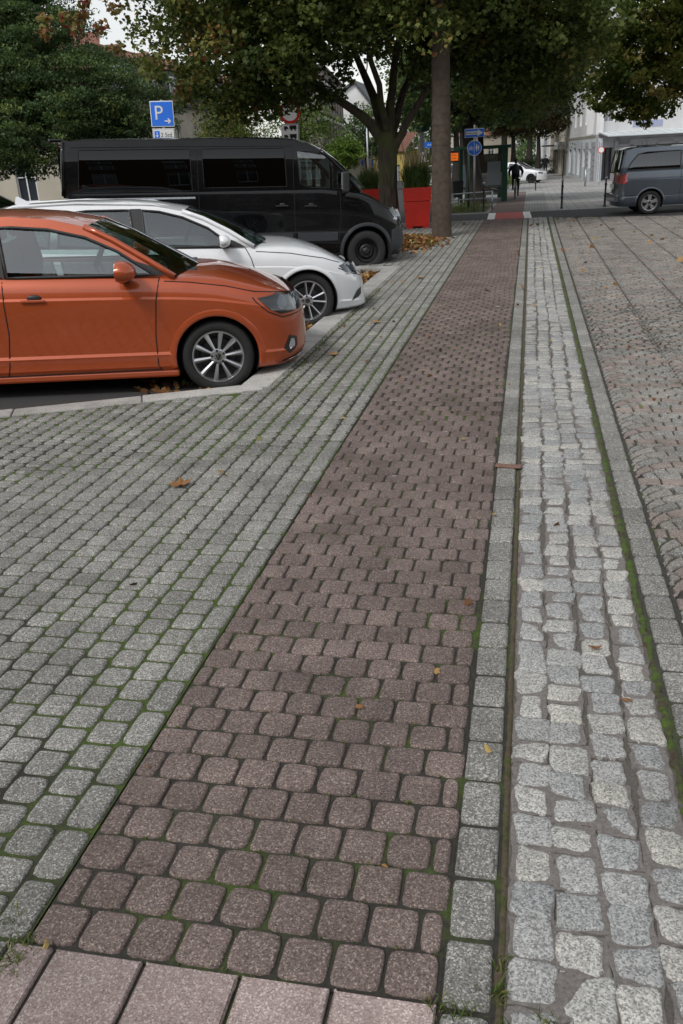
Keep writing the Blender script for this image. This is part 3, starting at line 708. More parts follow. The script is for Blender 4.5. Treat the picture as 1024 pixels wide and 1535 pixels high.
def car(sp):
    W = sp['W']; zb = sp['zb']; top = sp['top']; tmpl = sp['side']; n0, nx_, np_, nq = sp['nose']; t0, tx, tp, tq = sp['tail']
    crown = sp['crown']; pull = sp.get('pull', [(0, 0)]); zbelt = tmpl[-1][0]; tpull = sp.get('tpull', [(0, 0)])
    def plan(x):
        f = 1.0
        if x > n0: u = min(.9999, (x - n0) / (nx_ - n0)); f *= (1 - u ** np_) ** (1 / nq)
        if x < t0: u = min(.9999, (t0 - x) / (t0 - tx)); f *= (1 - u ** tp) ** (1 / tq)
        return f
    def wn(x): return max(0, min(1, (x - n0) / (nx_ - n0))) ** 1.5
    def wt_(x): return max(0, min(1, (t0 - x) / (t0 - tx))) ** 1.5
    def yn(z, zs_): # z absolute, scaled to the template
        f = (z - zb) / max(.05, zs_ - zb); return interp(zb + f * (zbelt - zb), tmpl)
    def xo(x, z): return x - interp(z, pull) * wn(x) + interp(z, tpull) * wt_(x)
    def side(x, z):
        xs_ = x
        for _ in range(12): xs_ = max(tx, min(nx_ * .9995, xs_ + (x - xo(xs_, z)) * .7))
        return (xo(xs_, z), -W * plan(xs_) * yn(z, smooth_i(xs_, top)), z)
    root = thing(sp['name'], sp['label'], sp['cat'], sp['loc'], sp['rot'], sp.get('group'))
    # ---- lower body
    xs_ = []
    for i in range(15): xs_.append(tx + (t0 - tx) * (1 - math.cos(math.pi / 2 * (i + .15) / 15)) if i else tx + 1e-4)
    k = int((n0 - t0) / .07); xs_ += [t0 + (n0 - t0) * i / k for i in range(k)]
    for i in range(23): xs_.append(n0 + (nx_ - n0) * math.sin(math.pi / 2 * min(.998, i / 22)))
    zt_ = [p[0] for p in tmpl]; ring = None; V = []; F = []
    for x in xs_:
        zs2 = smooth_i(x, top); cr = interp(x, crown); P_ = plan(x); half = [(0, zb), (W * P_ * tmpl[0][1] * .8, zb)]
        for zt in zt_: z = zb + (zt - zb) / (zbelt - zb) * (zs2 - zb); half.append((W * P_ * interp(zt, tmpl), z))
        ys = half[-1][0]
        for a, c in ((.965, .25), (.9, .45), (.75, .72), (.5, .9), (.25, .98), (0, 1)): half.append((ys * a, zs2 + cr * c))
        pts = [(xo(x, z), -y, z) for y, z in half] + [(xo(x, z), y, z) for y, z in half[-2:0:-1]]
        V += pts; ring = len(pts)
    ns = len(xs_)
    for i in range(ns - 1):
        for j in range(ring): F.append((i * ring + j, i * ring + (j + 1) % ring, (i + 1) * ring + (j + 1) % ring, (i + 1) * ring + j))
    F.append(tuple(range(ring))); F.append(tuple((ns - 1) * ring + j for j in range(ring)))
    body = recalc(raw('body', V, F, sp['paint'], root, True))
    cut = []
    ar = sp['arch']
    for x, _ in sp['wheels']:
        for s in (-1, 1):
            b = MB(); b.tube([(x, s * (W - .36), sp['r']), (x, s * (W + .3), sp['r'])], ar, 48); cut.append(recalc(b.build('cutter', VOID)))
    bpy.context.view_layer.update()
    for c in cut: c.matrix_world = root.matrix_world
    bpy.context.view_layer.update(); eval_bool(body, cut)
    body.data.polygons.foreach_set('use_smooth', [True] * len(body.data.polygons)); body.data.set_sharp_from_angle(angle=R(sp.get('sharp', 22)))
    # dark liners in the wheel wells
    for x, _ in sp['wheels']:
        for s in (-1, 1):
            b = MB(); n = 32; V = []
            for yy_ in (W - .35, W - .045):
                for j in range(n + 1): a = math.pi * (-.12 + 1.24 * j / n); V.append((x + (ar - .006) * math.cos(a), s * yy_, sp['r'] + (ar - .006) * math.sin(a)))
            V.append((x, s * (W - .35), sp['r']))
            b.add(V, [(j, j + 1, n + 2 + j, n + 1 + j) for j in range(n)] + [(j + 1, j, 2 * n + 2) for j in range(n)]); b.build('wheel_well', VOID, root)
    # flared arch lips (visible side and far side)
    lipm = sp.get('lipmat', sp['paint'])
    for x, _ in sp['wheels']:
        for s in (-1, 1):
            V = []; F = []; n = 40
            for j in range(n + 1):
                a = math.pi * (-.06 + 1.12 * j / n)
                for q, (rd, off) in enumerate(((ar - .004, -.03), (ar - .002, .008), (ar + .014, .012), (ar + sp.get('lip', .05), .001), (ar + sp.get('lip', .05) + .01, -.004))):
                    X, Z = x + rd * math.cos(a), sp['r'] + rd * math.sin(a); Z = max(Z, zb + .01)
                    p = side(X, Z); V.append((X, s * (abs(p[1]) + off), Z))
            for j in range(n):
                for q in range(4): a = j * 5 + q; F.append((a, a + 1, a + 6, a + 5))
            recalc(raw('wheel_arch', V, F, lipm, root, True))
    # ---- greenhouse
    E_ = sp['edge']; yr = sp['yr']; zr = max(p[1] for p in E_); bz0 = sp.get('gbelt', zbelt)
    def gy(x, z):
        t = max(0, min(1.05, (z - bz0) / (zr - bz0))); yb = W * tmpl[-1][1] * sp.get('gpl', plan)(x)
        return yb - (yb - yr * (1 - .06 * max(0, (x + 1.2)))) * t ** sp.get('gexp', 1.35)
    def gs(x, z): return (x, -gy(x, z), z)
    def mirror(V): return [(v[0], -v[1], v[2]) for v in V]
    # roof, windscreens
    parts = {}
    for (a, b) in zip(E_, E_[1:]):
        parts.setdefault(b[2], []).append((a, b))
    def cross(p, bx, bzc, n=14):
        y0 = gy(p[0], p[1]); return [(p[0] + bx * (1 - (2 * j / n - 1) ** 2), -y0 + 2 * y0 * j / n, p[1] + bzc * (1 - abs(2 * j / n - 1) ** 2.4)) for j in range(n + 1)]
    segs = []
    for kind_ in ('ws', 'roof', 'rw'):
        L = parts.get(kind_)
        if not L: continue
        pts = [L[0][0]] + [s[1] for s in L]; fine = []
        for p, q in zip(pts, pts[1:]):
            m_ = max(2, int(math.hypot(q[0] - p[0], q[1] - p[1]) / .12))
            for i in range(m_): fine.append((p[0] + (q[0] - p[0]) * i / m_, p[1] + (q[1] - p[1]) * i / m_))
        fine.append(pts[-1][:2]); segs.append((kind_, fine))
    bxs = sp['bulge']  # [(x, bx, bz)]
    for kind_, fine in segs:
        V = []; F = []; n = 14
        for p in fine:
            V += cross(p, interp(p[0], [(a, b) for a, b, c in bxs]), interp(p[0], [(a, c) for a, b, c in bxs]), n)
        for i in range(len(fine) - 1):
            for j in range(n): a = i * (n + 1) + j; F.append((a, a + 1, a + n + 2, a + n + 1))
        if kind_ == 'roof': recalc(raw('roof', V, F, sp['paint'], root, True))
        else:
            gl_ = [V[i] for i in range(len(V))]; o = raw('windscreen' if kind_ == 'ws' else 'rear_window', gl_, F, sp.get('wsglass', GLASS), root, True)
            # painted pillar edges
            for s in (0, n):
                b = MB(); b.tube([Vector(V[i * (n + 1) + s]) for i in range(len(fine))], sp.get('pillar', .028), 8); b.build('pillar', sp['paint'], root, True)
            for s in (1, n - 1):
                b = MB(); b.tube([Vector(V[i * (n + 1) + s]) * .35 + Vector(V[i * (n + 1) + (0 if s == 1 else n)]) * .65 for i in range(len(fine))], .014, 6); b.build('windscreen_seal', BLACKP, root, True)
    # side frames with window holes
    outer = [(p[0], p[1]) for p in E_] 
    outer = outer + [(outer[-1][0], bz0 - .03), (outer[0][0], bz0 - .03)]
    def dense(poly, st_=.1):
        o = []
        for a, b in zip(poly, poly[1:] + poly[:1]):
            m_ = max(1, int(math.hypot(b[0] - a[0], b[1] - a[1]) / st_)); o += [(a[0] + (b[0] - a[0]) * i / m_, a[1] + (b[1] - a[1]) * i / m_) for i in range(m_)]
        return o
    wins = [dense(ccw(list(wp)), .15) for wp in sp['windows']]
    loops = [[Vector((x, z, 0)) for x, z in dense(outer, .15)]] + [[Vector((x, z, 0)) for x, z in wv] for wv in wins]
    T_ = tessellate_polygon(loops); flat = [q for l in loops for q in l]
    Vg = [gs(q.x, q.y) for q in flat]
    for Vv in (Vg, mirror(Vg)):
        recalc(raw('side_frame', Vv, [tuple(f) for f in T_], sp['paint'], root, True))
    gms = sp.get('winmat', [GLASS] * len(wins))
    for wv, wp, gm in zip(wins, sp['windows'], gms):
        V, F = strip_patch(list(wp), gs, -.006)
        for Vv in (V, mirror(V)):
            o = raw('side_window', Vv, F, gm, root, True)
        for f in (lambda v: v, lambda v: (v[0], -v[1], v[2])):
            b = MB(); loop = dense(ccw(list(wp)), .08); loop = [f(gs(*q)) for q in loop]; b.tube(loop + [loop[0], loop[1]], sp.get('seal', .014), 6, cap=False); b.build('window_seal', sp.get('sealmat', BLACKP), root, True)
    for bp_ in sp.get('blackpanels', []):
        V, F = strip_patch(bp_, gs, .004, 4, 2); raw('window_pillar', V, F, BLACKP, root, True); raw('window_pillar', mirror(V), F, BLACKP, root, True)
    # seams
    for path, which in sp.get('seams', []):
        fn = gs if which == 'g' else side
        pts = []
        for a, b in zip(path, path[1:]):
            m_ = max(2, int(math.hypot(b[0] - a[0], b[1] - a[1]) / .05)); pts += [fn(a[0] + (b[0] - a[0]) * i / m_, a[1] + (b[1] - a[1]) * i / m_) for i in range(m_)]
        pts.append(fn(*path[-1]))
        for q_ in (pts, mirror(pts)): sb = MB(); sb.tube(q_, .0052, 6); sb.build('door_seam', VOID, root, True)
    for nm, poly, off, mt, wh in sp.get('patches', []):
        V, F = strip_patch(poly, gs if wh == 'g' else side, off, 7, 9)
        raw(nm, V, F, mt, root, True); raw(nm, mirror(V), F, mt, root, True)
    for x, st_ in sp['wheels']:
        for s in (-1, 1): wheel(root, x, s * (W - sp.get('track', .045)), sp['r'], sp['rim'], st_, sp.get('spokes', 10), sp.get('emblem'), side=s)
    return root, side, gs
def blob(b, c, d, n=12, m=8):
    V = []; F = []
    for i in range(m + 1):
        t = math.pi * i / m
        for j in range(n): a = 2 * math.pi * j / n; V.append((c[0] + d[0] * math.sin(t) * math.cos(a), c[1] + d[1] * math.sin(t) * math.sin(a), c[2] + d[2] * math.cos(t)))
    for i in range(m):
        for j in range(n): F.append((i * n + j, (i + 1) * n + j, (i + 1) * n + (j + 1) % n, i * n + (j + 1) % n))
    return b.add(V, F)
def seats(root, xs_, y, z, hgt=.6):
    for x in xs_:
        for s in (-1, 1):
            b = MB(); M_ = Matrix.Rotation(-.25, 3, 'Y'); b.box((x, s * y, z), (.16, .46, hgt), M=M_); o = b.build('seat', SEAT, root); bevel(o, .05, 3)
            b = MB(); b.box((x - .10, s * y, z + hgt / 2 + .11), (.10, .26, .19), M=M_); o = b.build('headrest', SEAT, root); bevel(o, .035, 3)
def steering(root, x, y, z, r=.19):
    b = MB(); M_ = Matrix.Rotation(R(-65), 3, 'Y'); pts = [M_ @ Vector((r * math.cos(a), r * math.sin(a), 0)) + Vector((x, y, z)) for a in [2 * math.pi * i / 28 for i in range(30)]]
    b.tube(pts, .015, 6, cap=False); b.box((x, y, z), (.05, .30, .04), M=M_); b.build('steering_wheel', BLACKP, root, True)
def mirror_part(root, x, y, z, mt, d=(.085, .10, .075), stalk=True):
    for s in (-1, 1):
        b = MB(); blob(b, (x, s * y, z), d, 16, 10)
        b.V = [(v[0] if v[0] > x - .045 else x - .045, v[1], v[2]) for v in b.V]; o = b.build('wing_mirror', mt, root, True, angle=50)
        g = MB(); blob(g, (x - .046, s * y, z), (.003, d[1] * .8, d[2] * .8), 16, 6); g.build('mirror_glass', LAMPW, o, True)
        k = MB(); k.box((x + .02, s * (y - .10), z - d[2] + .005), (.09, .17, .03)); k2 = k.build('mirror_foot', BLACKP, o); bevel(k2, .01)
def dhandle(root, side, x, z, mt, L=.19):
    for s in (-1, 1):
        p = side(x, z); y = abs(p[1]); b = MB(); blob(b, (x + .01, s * (y - .012), z + .022), (.062, .016, .03), 16, 8); b.build('handle_recess', BLACKP, root, True)
        b = MB(); b.box((x, s * (y + .012), z), (L, .02, .026)); o = b.build('door_handle', mt, root); bevel(o, .009, 3)
TILT = 2.2
def pose(wc, th, half, tilt=TILT, z=-.12):
    t = R(th); nx2, ny2 = math.sin(t), -math.cos(t)
    return dict(loc=(wc[0] - nx2 * half, wc[1] - ny2 * half, z), rot=(0, R(tilt), t))
def headlight(root, side, poly, off=.006, drl=None):
    """dark housing, bright reflectors and clear lens laid over the front corner"""
    V, F = strip_patch(poly, side, off * .4, 7, 10); V2 = [(v[0], -v[1], v[2]) for v in V]
    for Vv, s in ((V, -1), (V2, 1)):
        h = raw('headlight', Vv, F, BLACKP, root, True)
        xs2 = [p[0] for p in poly]; zs2 = [p[1] for p in poly]; x0, x1, z0, z1 = min(xs2), max(xs2), min(zs2), max(zs2)
        for fx in (.52, .8):
            cx = x0 + (x1 - x0) * fx; cz = (z0 + z1) / 2 + .005; rd = (z1 - z0) * .33
            pl_ = [(cx + rd * .8 * math.cos(a), cz + rd * math.sin(a)) for a in [2 * math.pi * i / 14 for i in range(14)]]
            a, f = strip_patch(pl_, side, off * .7, 6, 6); a = [(v[0], v[1] * (1 if s < 0 else -1), v[2]) for v in a]; raw('reflector', a, f, LAMPW, h, True)
        cx0, cx1 = x0 + (x1 - x0) * .25, x1 - (x1 - x0) * .06
        pl_ = [(cx0, z0 + (z1 - z0) * .2), (cx1, z0 + (z1 - z0) * .06), (cx1, z0 + (z1 - z0) * .14), (cx0, z0 + (z1 - z0) * .3)]
        a, f = strip_patch(pl_, side, off * .8, 2, 8); a = [(v[0], v[1] * (1 if s < 0 else -1), v[2]) for v in a]; raw('light_strip', a, f, LAMPW, h, True)
        a, f = strip_patch(poly, side, off, 7, 10); a = [(v[0], v[1] * (1 if s < 0 else -1), v[2]) for v in a]; raw('lens', a, f, LENS, h, True)

# orange hatchback
sp = dict(name='parked_hatchback', label='glossy orange-red hatchback parked nearest the camera, cut off by the left edge', cat='car', group='cars parked along the kerb',
    paint=P_ORANGE, W=.93, zb=.20, wheels=[(0, 'petal'), (-2.73, 'petal')], r=.325, rim=.232, arch=.372, lip=.055, emblem='VW', spokes=10,
    side=[(.20, .90), (.225, .955), (.27, .975), (.33, .972), (.375, .985), (.40, .972), (.55, .978), (.70, .99), (.80, 1.0), (.865, 1.0), (.885, .985), (.94, .975), (1.0, .95), (1.035, .915)],
    top=[(-3.5, 1.08), (-2.5, 1.07), (-1.73, 1.05), (-.6, 1.03), (-.3, 1.015), (.0, .99), (.3, .935), (.55, .882), (.70, .845), (.80, .80), (.84, .74), (.875, .62)],
    crown=[(-3.4, .0), (-.5, .0), (-.32, .05), (.1, .07), (.5, .045), (.8, .015), (.87, .01)], nose=(-.15, .875, 4.0, 2.1), tail=(-2.9, -3.48, 4, 2.4),
    pull=[(.2, .06), (.3, .0), (.45, 0), (.60, .01), (.7, .03), (.9, .10)], tpull=[(.2, .1), (.35, 0), (.7, 0), (1.1, .08)],
    edge=[(-.33, 1.035, None), (-.56, 1.18, 'ws'), (-.83, 1.34, 'ws'), (-1.06, 1.45, 'ws'), (-1.34, 1.512, 'roof'), (-1.68, 1.54, 'roof'), (-2.2, 1.54, 'roof'), (-2.8, 1.51, 'roof'), (-3.12, 1.46, 'roof'), (-3.42, 1.08, 'rw')],
    yr=.64, bulge=[(-3.42, -.06, .0), (-3.1, -.05, .03), (-1.4, 0, .035), (-1.05, .10, .03), (-.33, .2, .03)],
    windows=[[(-.50, 1.055), (-.80, 1.25), (-1.06, 1.365), (-1.36, 1.432), (-1.66, 1.455), (-1.77, 1.455), (-1.72, 1.06)],
             [(-1.90, 1.065), (-1.92, 1.455), (-2.35, 1.44), (-2.7, 1.38), (-2.86, 1.12)]],
    blackpanels=[[(-1.74, 1.05), (-1.78, 1.47), (-1.91, 1.47), (-1.89, 1.055)], [(-.36, 1.05), (-.50, 1.05), (-.66, 1.17), (-.5, 1.12)]],
    seams=[([(-.46, 1.03), (-.50, .85), (-.53, .55), (-.53, .28), (-.5, .235)], 's'), ([(-1.76, 1.03), (-1.76, .6), (-1.80, .3), (-1.82, .235)], 's'), ([(-.5, .245), (-1.2, .24), (-1.82, .235), (-2.3, .24)], 's'),
           ([(-.42, 1.0), (-.2, .985), (.1, .945), (.36, .885), (.55, .862), (.72, .835)], 's'), ([(.80, .65), (.60, .645), (.46, .71), (.36, .80), (.33, .84)], 's')],
    **pose((-2.699, 7.208), 20, .885))
hb, side, gs = car(sp)
headlight(hb, side, [(.37, .835), (.47, .735), (.58, .675), (.80, .675), (.81, .74), (.79, .80), (.72, .828), (.55, .855)])
for nm, poly, off, mt in [('fog_light_recess', [(.60, .36), (.66, .30), (.74, .345), (.735, .44), (.66, .47)], .004, BLACKP), ('fog_light', [(.645, .37), (.66, .34), (.71, .36), (.705, .425), (.67, .44)], .008, LAMPW),
    ('bumper_slot', [(.58, .20 + .035), (.80, .26), (.80, .285), (.58, .25)], .004, BLACKP)]:
    V, F = strip_patch(poly, side, off, 6, 8); raw(nm, V, F, mt, hb, True); raw(nm, [(v[0], -v[1], v[2]) for v in V], F, mt, hb, True)
V, F = strip_patch([(.56, .228), (.82, .252), (.82, .262), (.56, .238)], side, .007, 2, 10); raw('chrome_strip', V, F, CHROME, hb, True)
mirror_part(hb, -.76, 1.03, 1.105, P_ORANGE, (.125, .145, .088)); dhandle(hb, side, -1.52, .875, P_ORANGE, .2); dhandle(hb, side, -2.6, .885, P_ORANGE, .2)
seats(hb, [-1.75, -2.6], .38, 1.0, .62); steering(hb, -1.12, .38, 1.04)
b = MB(); b.box((-.66, 0, 1.03), (.5, 1.4, .06)); b.build('dashboard', BLACKP, hb)
b = MB()
b.tube([(-.20, -.5, 1.08), (-.34, -.05, 1.135)], .012, 6); b.build('wiper', BLACKP, hb)
b = MB(); b.box((-.20, 0, 1.045), (.12, 1.1, .03)); bevel(b.build('cowl_panel', BLACKP, hb), .01, 2)
for s in (-1, 1):
    b = MB(); b.box((-1.35, s * .86, .2), (2.0, .06, .07)); bevel(b.build('sill', P_ORANGE, hb), .02, 2)
b = MB(); b.box((-1.3, 0, .26), (3.9, 1.3, .12)); b.build('underbody', VOID, hb)

# white estate
sp = dict(name='parked_estate_car', label='white estate car with roof rails parked between the orange hatchback and black van', cat='car', group='cars parked along the kerb',
    paint=P_WHITE, W=.95, zb=.20, wheels=[(0, 'twin'), (-2.95, 'twin')], r=.335, rim=.238, arch=.375, lip=.045, emblem='rings', spokes=10,
    side=[(.20, .90), (.23, .95), (.28, .965), (.33, .985), (.36, .97), (.50, .985), (.68, 1.0), (.76, 1.0), (.775, .99), (.86, .985), (.93, .955), (.975, .925)],
    top=[(-3.9, 1.03), (-2.6, 1.01), (-1.74, .985), (-.7, .965), (-.3, .955), (.0, .92), (.3, .855), (.55, .765), (.70, .68), (.80, .60), (.86, .54)],
    crown=[(-3.4, .0), (-.75, .0), (-.6, .04), (-.1, .07), (.4, .065), (.75, .04), (.86, .02)], nose=(-.2, .87, 3.0, 1.9), tail=(-3.2, -3.85, 4, 2.4),
    pull=[(.2, -.02), (.3, .0), (.45, .02), (.56, .05), (.68, .12), (.9, .25)], tpull=[(.2, .1), (.35, 0), (.7, 0), (1.1, .08)],
    edge=[(-.62, .985, None), (-.9, 1.16, 'ws'), (-1.18, 1.30, 'ws'), (-1.42, 1.385, 'ws'), (-1.7, 1.44, 'roof'), (-2.06, 1.47, 'roof'), (-2.65, 1.475, 'roof'), (-3.3, 1.445, 'roof'), (-3.55, 1.40, 'roof'), (-3.8, 1.02, 'rw')],
    yr=.62, bulge=[(-3.8, -.06, .0), (-3.4, -.05, .03), (-1.7, 0, .04), (-1.4, .10, .03), (-.62, .22, .03)],
    windows=[[(-.86, .995), (-1.14, 1.20), (-1.42, 1.32), (-1.68, 1.385), (-1.88, 1.405), (-1.86, 1.0)],
             [(-1.98, 1.005), (-2.02, 1.41), (-2.5, 1.41), (-2.80, 1.38), (-2.84, 1.02)], [(-2.95, 1.03), (-2.9, 1.37), (-3.3, 1.33), (-3.5, 1.10)]],
    blackpanels=[[(-1.87, .99), (-1.89, 1.42), (-2.01, 1.42), (-1.97, .995)], [(-.72, .985), (-.86, .985), (-1.05, 1.12), (-.86, 1.06)]],
    seams=[([(-.72, .97), (-.66, .85), (-.62, .7), (-.62, .3)], 's'), ([(-1.9, .98), (-1.92, .3)], 's'), ([(-.6, .93), (-.2, .90), (.2, .83), (.42, .76)], 's'), ([(.76, .56), (.58, .62), (.40, .70)], 's')],
    **pose((-2.61, 10.249), 22, .905))
ec, side, gs = car(sp)
headlight(ec, side, [(.40, .735), (.50, .64), (.70, .585), (.715, .63), (.68, .69), (.56, .75)])
V, F = strip_patch([(.58, .29), (.74, .33), (.74, .43), (.68, .42)], side, .005, 5, 6); raw('fog_light_recess', V, F, BLACKP, ec, True); raw('fog_light_recess', [(v[0], -v[1], v[2]) for v in V], F, BLACKP, ec, True)
mirror_part(ec, -.98, 1.02, 1.065, P_WHITE, (.085, .11, .07)); dhandle(ec, side, -1.72, .86, P_WHITE, .19); seats(ec, [-2.05, -2.9], .38, .96, .58); steering(ec, -1.38, .38, 1.03)
for s in (-1, 1):
    b = MB(); b.tube([(-1.62, s * .64, 1.43), (-1.75, s * .63, 1.462), (-2.6, s * .62, 1.492), (-3.3, s * .6, 1.47), (-3.45, s * .6, 1.42)], .014, 8); b.build('roof_rail', P_WHITE, ec, True)
b = MB(); b.prism([(-3.18, 1.475), (-3.38, 1.475), (-3.36, 1.56), (-3.33, 1.56)], -.01, .01); b.build('antenna', P_WHITE, ec)
b = MB(); b.box((-.50, 0, .985), (.12, 1.15, .03)); b.build('cowl_panel', BLACKP, ec)
b = MB(); b.box((-.9, 0, 1.0), (.5, 1.5, .06)); b.build('dashboard', BLACKP, ec)
b = MB(); b.box((-1.4, 0, .26), (3.9, 1.3, .12)); b.build('underbody', VOID, ec)

# black delivery van
sp = dict(name='parked_van', label='black panel van with dark side windows parked before the red planter', cat='van', group='cars parked along the kerb',
    paint=P_BLACK, W=1.02, zb=.27, wheels=[(0, 'steel'), (-3.95, 'steel')], r=.355, rim=.205, arch=.43, lip=.06, lipmat=DARKP, sharp=20,
    side=[(.27, .93), (.33, .965), (.40, .985), (.55, .995), (.70, .995), (.72, .985), (.85, .985), (1.0, 1.0), (1.15, 1.0), (1.3, .985), (1.4, .97)],
    top=[(-5.2, 1.40), (-.75, 1.40), (-.4, 1.36), (-.1, 1.32), (.10, 1.24), (.35, 1.13), (.52, 1.02), (.65, .90), (.76, .78), (.82, .70)],
    crown=[(-3.4, .0), (-.5, .0), (-.25, .05), (.2, .08), (.6, .06), (.82, .03)], nose=(-.1, .86, 3.2, 2.0), tail=(-4.9, -5.12, 4, 2.6),
    pull=[(.2, .08), (.35, .02), (.5, .0), (.7, .02), (.9, .05), (1.2, .2)], tpull=[(.2, 0), (2, 0)],
    edge=[(-.12, 1.36, None), (-.37, 1.63, 'ws'), (-.62, 1.88, 'ws'), (-.81, 2.03, 'ws'), (-1.02, 2.14, 'roof'), (-1.30, 2.20, 'roof'), (-2.0, 2.225, 'roof'), (-4.7, 2.225, 'roof'), (-5.02, 2.19, 'roof'), (-5.10, 1.37, 'rw')],
    yr=.86, gexp=5.5, gpl=lambda x: 1, gbelt=1.37, bulge=[(-5.1, -.03, .0), (-5.0, -.03, .03), (-1.3, 0, .05), (-.8, .16, .03), (-.12, .28, .03)], wsglass=GLASS, pillar=.03,
    windows=[[(-1.17, 1.50), (-1.21, 2.02), (-.92, 2.01), (-.72, 1.95), (-.66, 1.88), (-.66, 1.42), (-1.0, 1.44)], [(-.60, 1.41), (-.60, 1.83), (-.40, 1.62), (-.27, 1.46), (-.3, 1.40)]],
    seams=[([(-1.28, 1.4), (-1.28, .42)], 's'), ([(-1.28, 1.4), (-1.28, 2.10)], 'g'), ([(-2.9, 1.4), (-2.9, .36)], 's'), ([(-2.9, 1.4), (-2.88, 2.12)], 'g'), ([(-.48, 1.38), (-.47, .9), (-.52, .5)], 's'), ([(-.3, 1.3), (.1, 1.2), (.42, 1.05)], 's'), ([(-1.28, 2.10), (-3, 2.11), (-4.9, 2.11)], 'g'),
           ([(-4.95, 1.4), (-4.95, .4)], 's')],
    **pose((-2.824, 15.618), 22, .975))
sp['windows'].append([(-1.40, 1.46), (-1.42, 2.07), (-2.80, 2.07), (-2.80, 1.46)]); sp['windows'].append([(-3.00, 1.42), (-3.00, 2.07), (-4.78, 2.07), (-4.85, 1.42)])
sp['winmat'] = [GLASS, GLASS, GLASSV, GLASSV]; sp['seal'] = .007; sp['sealmat'] = VOID
van, side, gs = car(sp)
headlight(van, side, [(.40, 1.06), (.50, .93), (.70, .82), (.74, .87), (.66, .98), (.50, 1.09)])
for nm, poly, off, mt, in [('side_moulding', [(-1.24, .56), (-.53, .56), (-.53, .70), (-1.24, .70)], .008, DARKP), ('side_moulding', [(-2.86, .56), (-1.32, .56), (-1.32, .70), (-2.86, .70)], .008, DARKP), ('side_moulding', [(-3.45, .56), (-2.94, .56), (-2.94, .70), (-3.45, .70)], .008, DARKP),
    ('front_bumper', [(.46, .29), (.815, .36), (.825, .70), (.60, .78), (.46, .70)], .006, DARKP), ('sliding_rail', [(-4.65, 1.295), (-2.96, 1.295), (-2.96, 1.325), (-4.65, 1.325)], .006, GALV)]:
    V, F = strip_patch(poly, side, off, 6, 12); raw(nm, V, F, mt, van, True); raw(nm, [(v[0], -v[1], v[2]) for v in V], F, mt, van, True)
dhandle(van, side, -1.0, 1.14, BLACKP, .22); dhandle(van, side, -1.50, 1.15, BLACKP, .22)
for s in (-1, 1):
    b = MB(); b.box((-.42, s * 1.20, 1.52), (.11, .16, .34)); o = bevel(b.build('wing_mirror', BLACKP, van), .03, 3)
    b = MB(); b.box((-.478, s * 1.20, 1.54), (.006, .12, .27)); b.build('mirror_glass', LAMPW, o)
    b = MB(); b.box((-.40, s * 1.07, 1.36), (.08, .2, .05)); b.build('mirror_arm', BLACKP, o)
seats(van, [-1.45], .45, 1.35, .7); steering(van, -.95, .45, 1.45, .21)
b = MB(); b.box((-.5, 0, 1.38), (.6, 1.7, .06)); b.build('dashboard', BLACKP, van)
b = MB(); b.box((-1.75, 0, 1.7), (.05, 1.6, .9)); b.build('partition', VOID, van); b = MB(); b.box((-3.2, 0, 1.75), (3.4, 1.5, .75)); b.build('cargo_lining', VOID, van)
b = MB(); b.box((-5.16, 0, 2.22), (.22, 1.2, .05)); bevel(b.build('rear_spoiler', P_BLACK, van), .015, 2)
b = MB(); b.box((-5.17, 0, 2.16), (.03, .3, .03)); b.build('brake_light', LAMPRED, van)
b = MB(); b.box((-2.2, 0, .32), (5.2, 1.5, .14)); b.build('underbody', VOID, van)
for s in (-1, 1):
    b = MB(); b.box((-5.11, s * .93, .95), (.06, .12, .5)); bevel(b.build('tail_light', LAMPRED, van), .02, 2)
    b = MB(); b.box((-5.13, s * .45, 1.75), (.012, .7, .55)); b.build('rear_door_window', GLASSD, van)

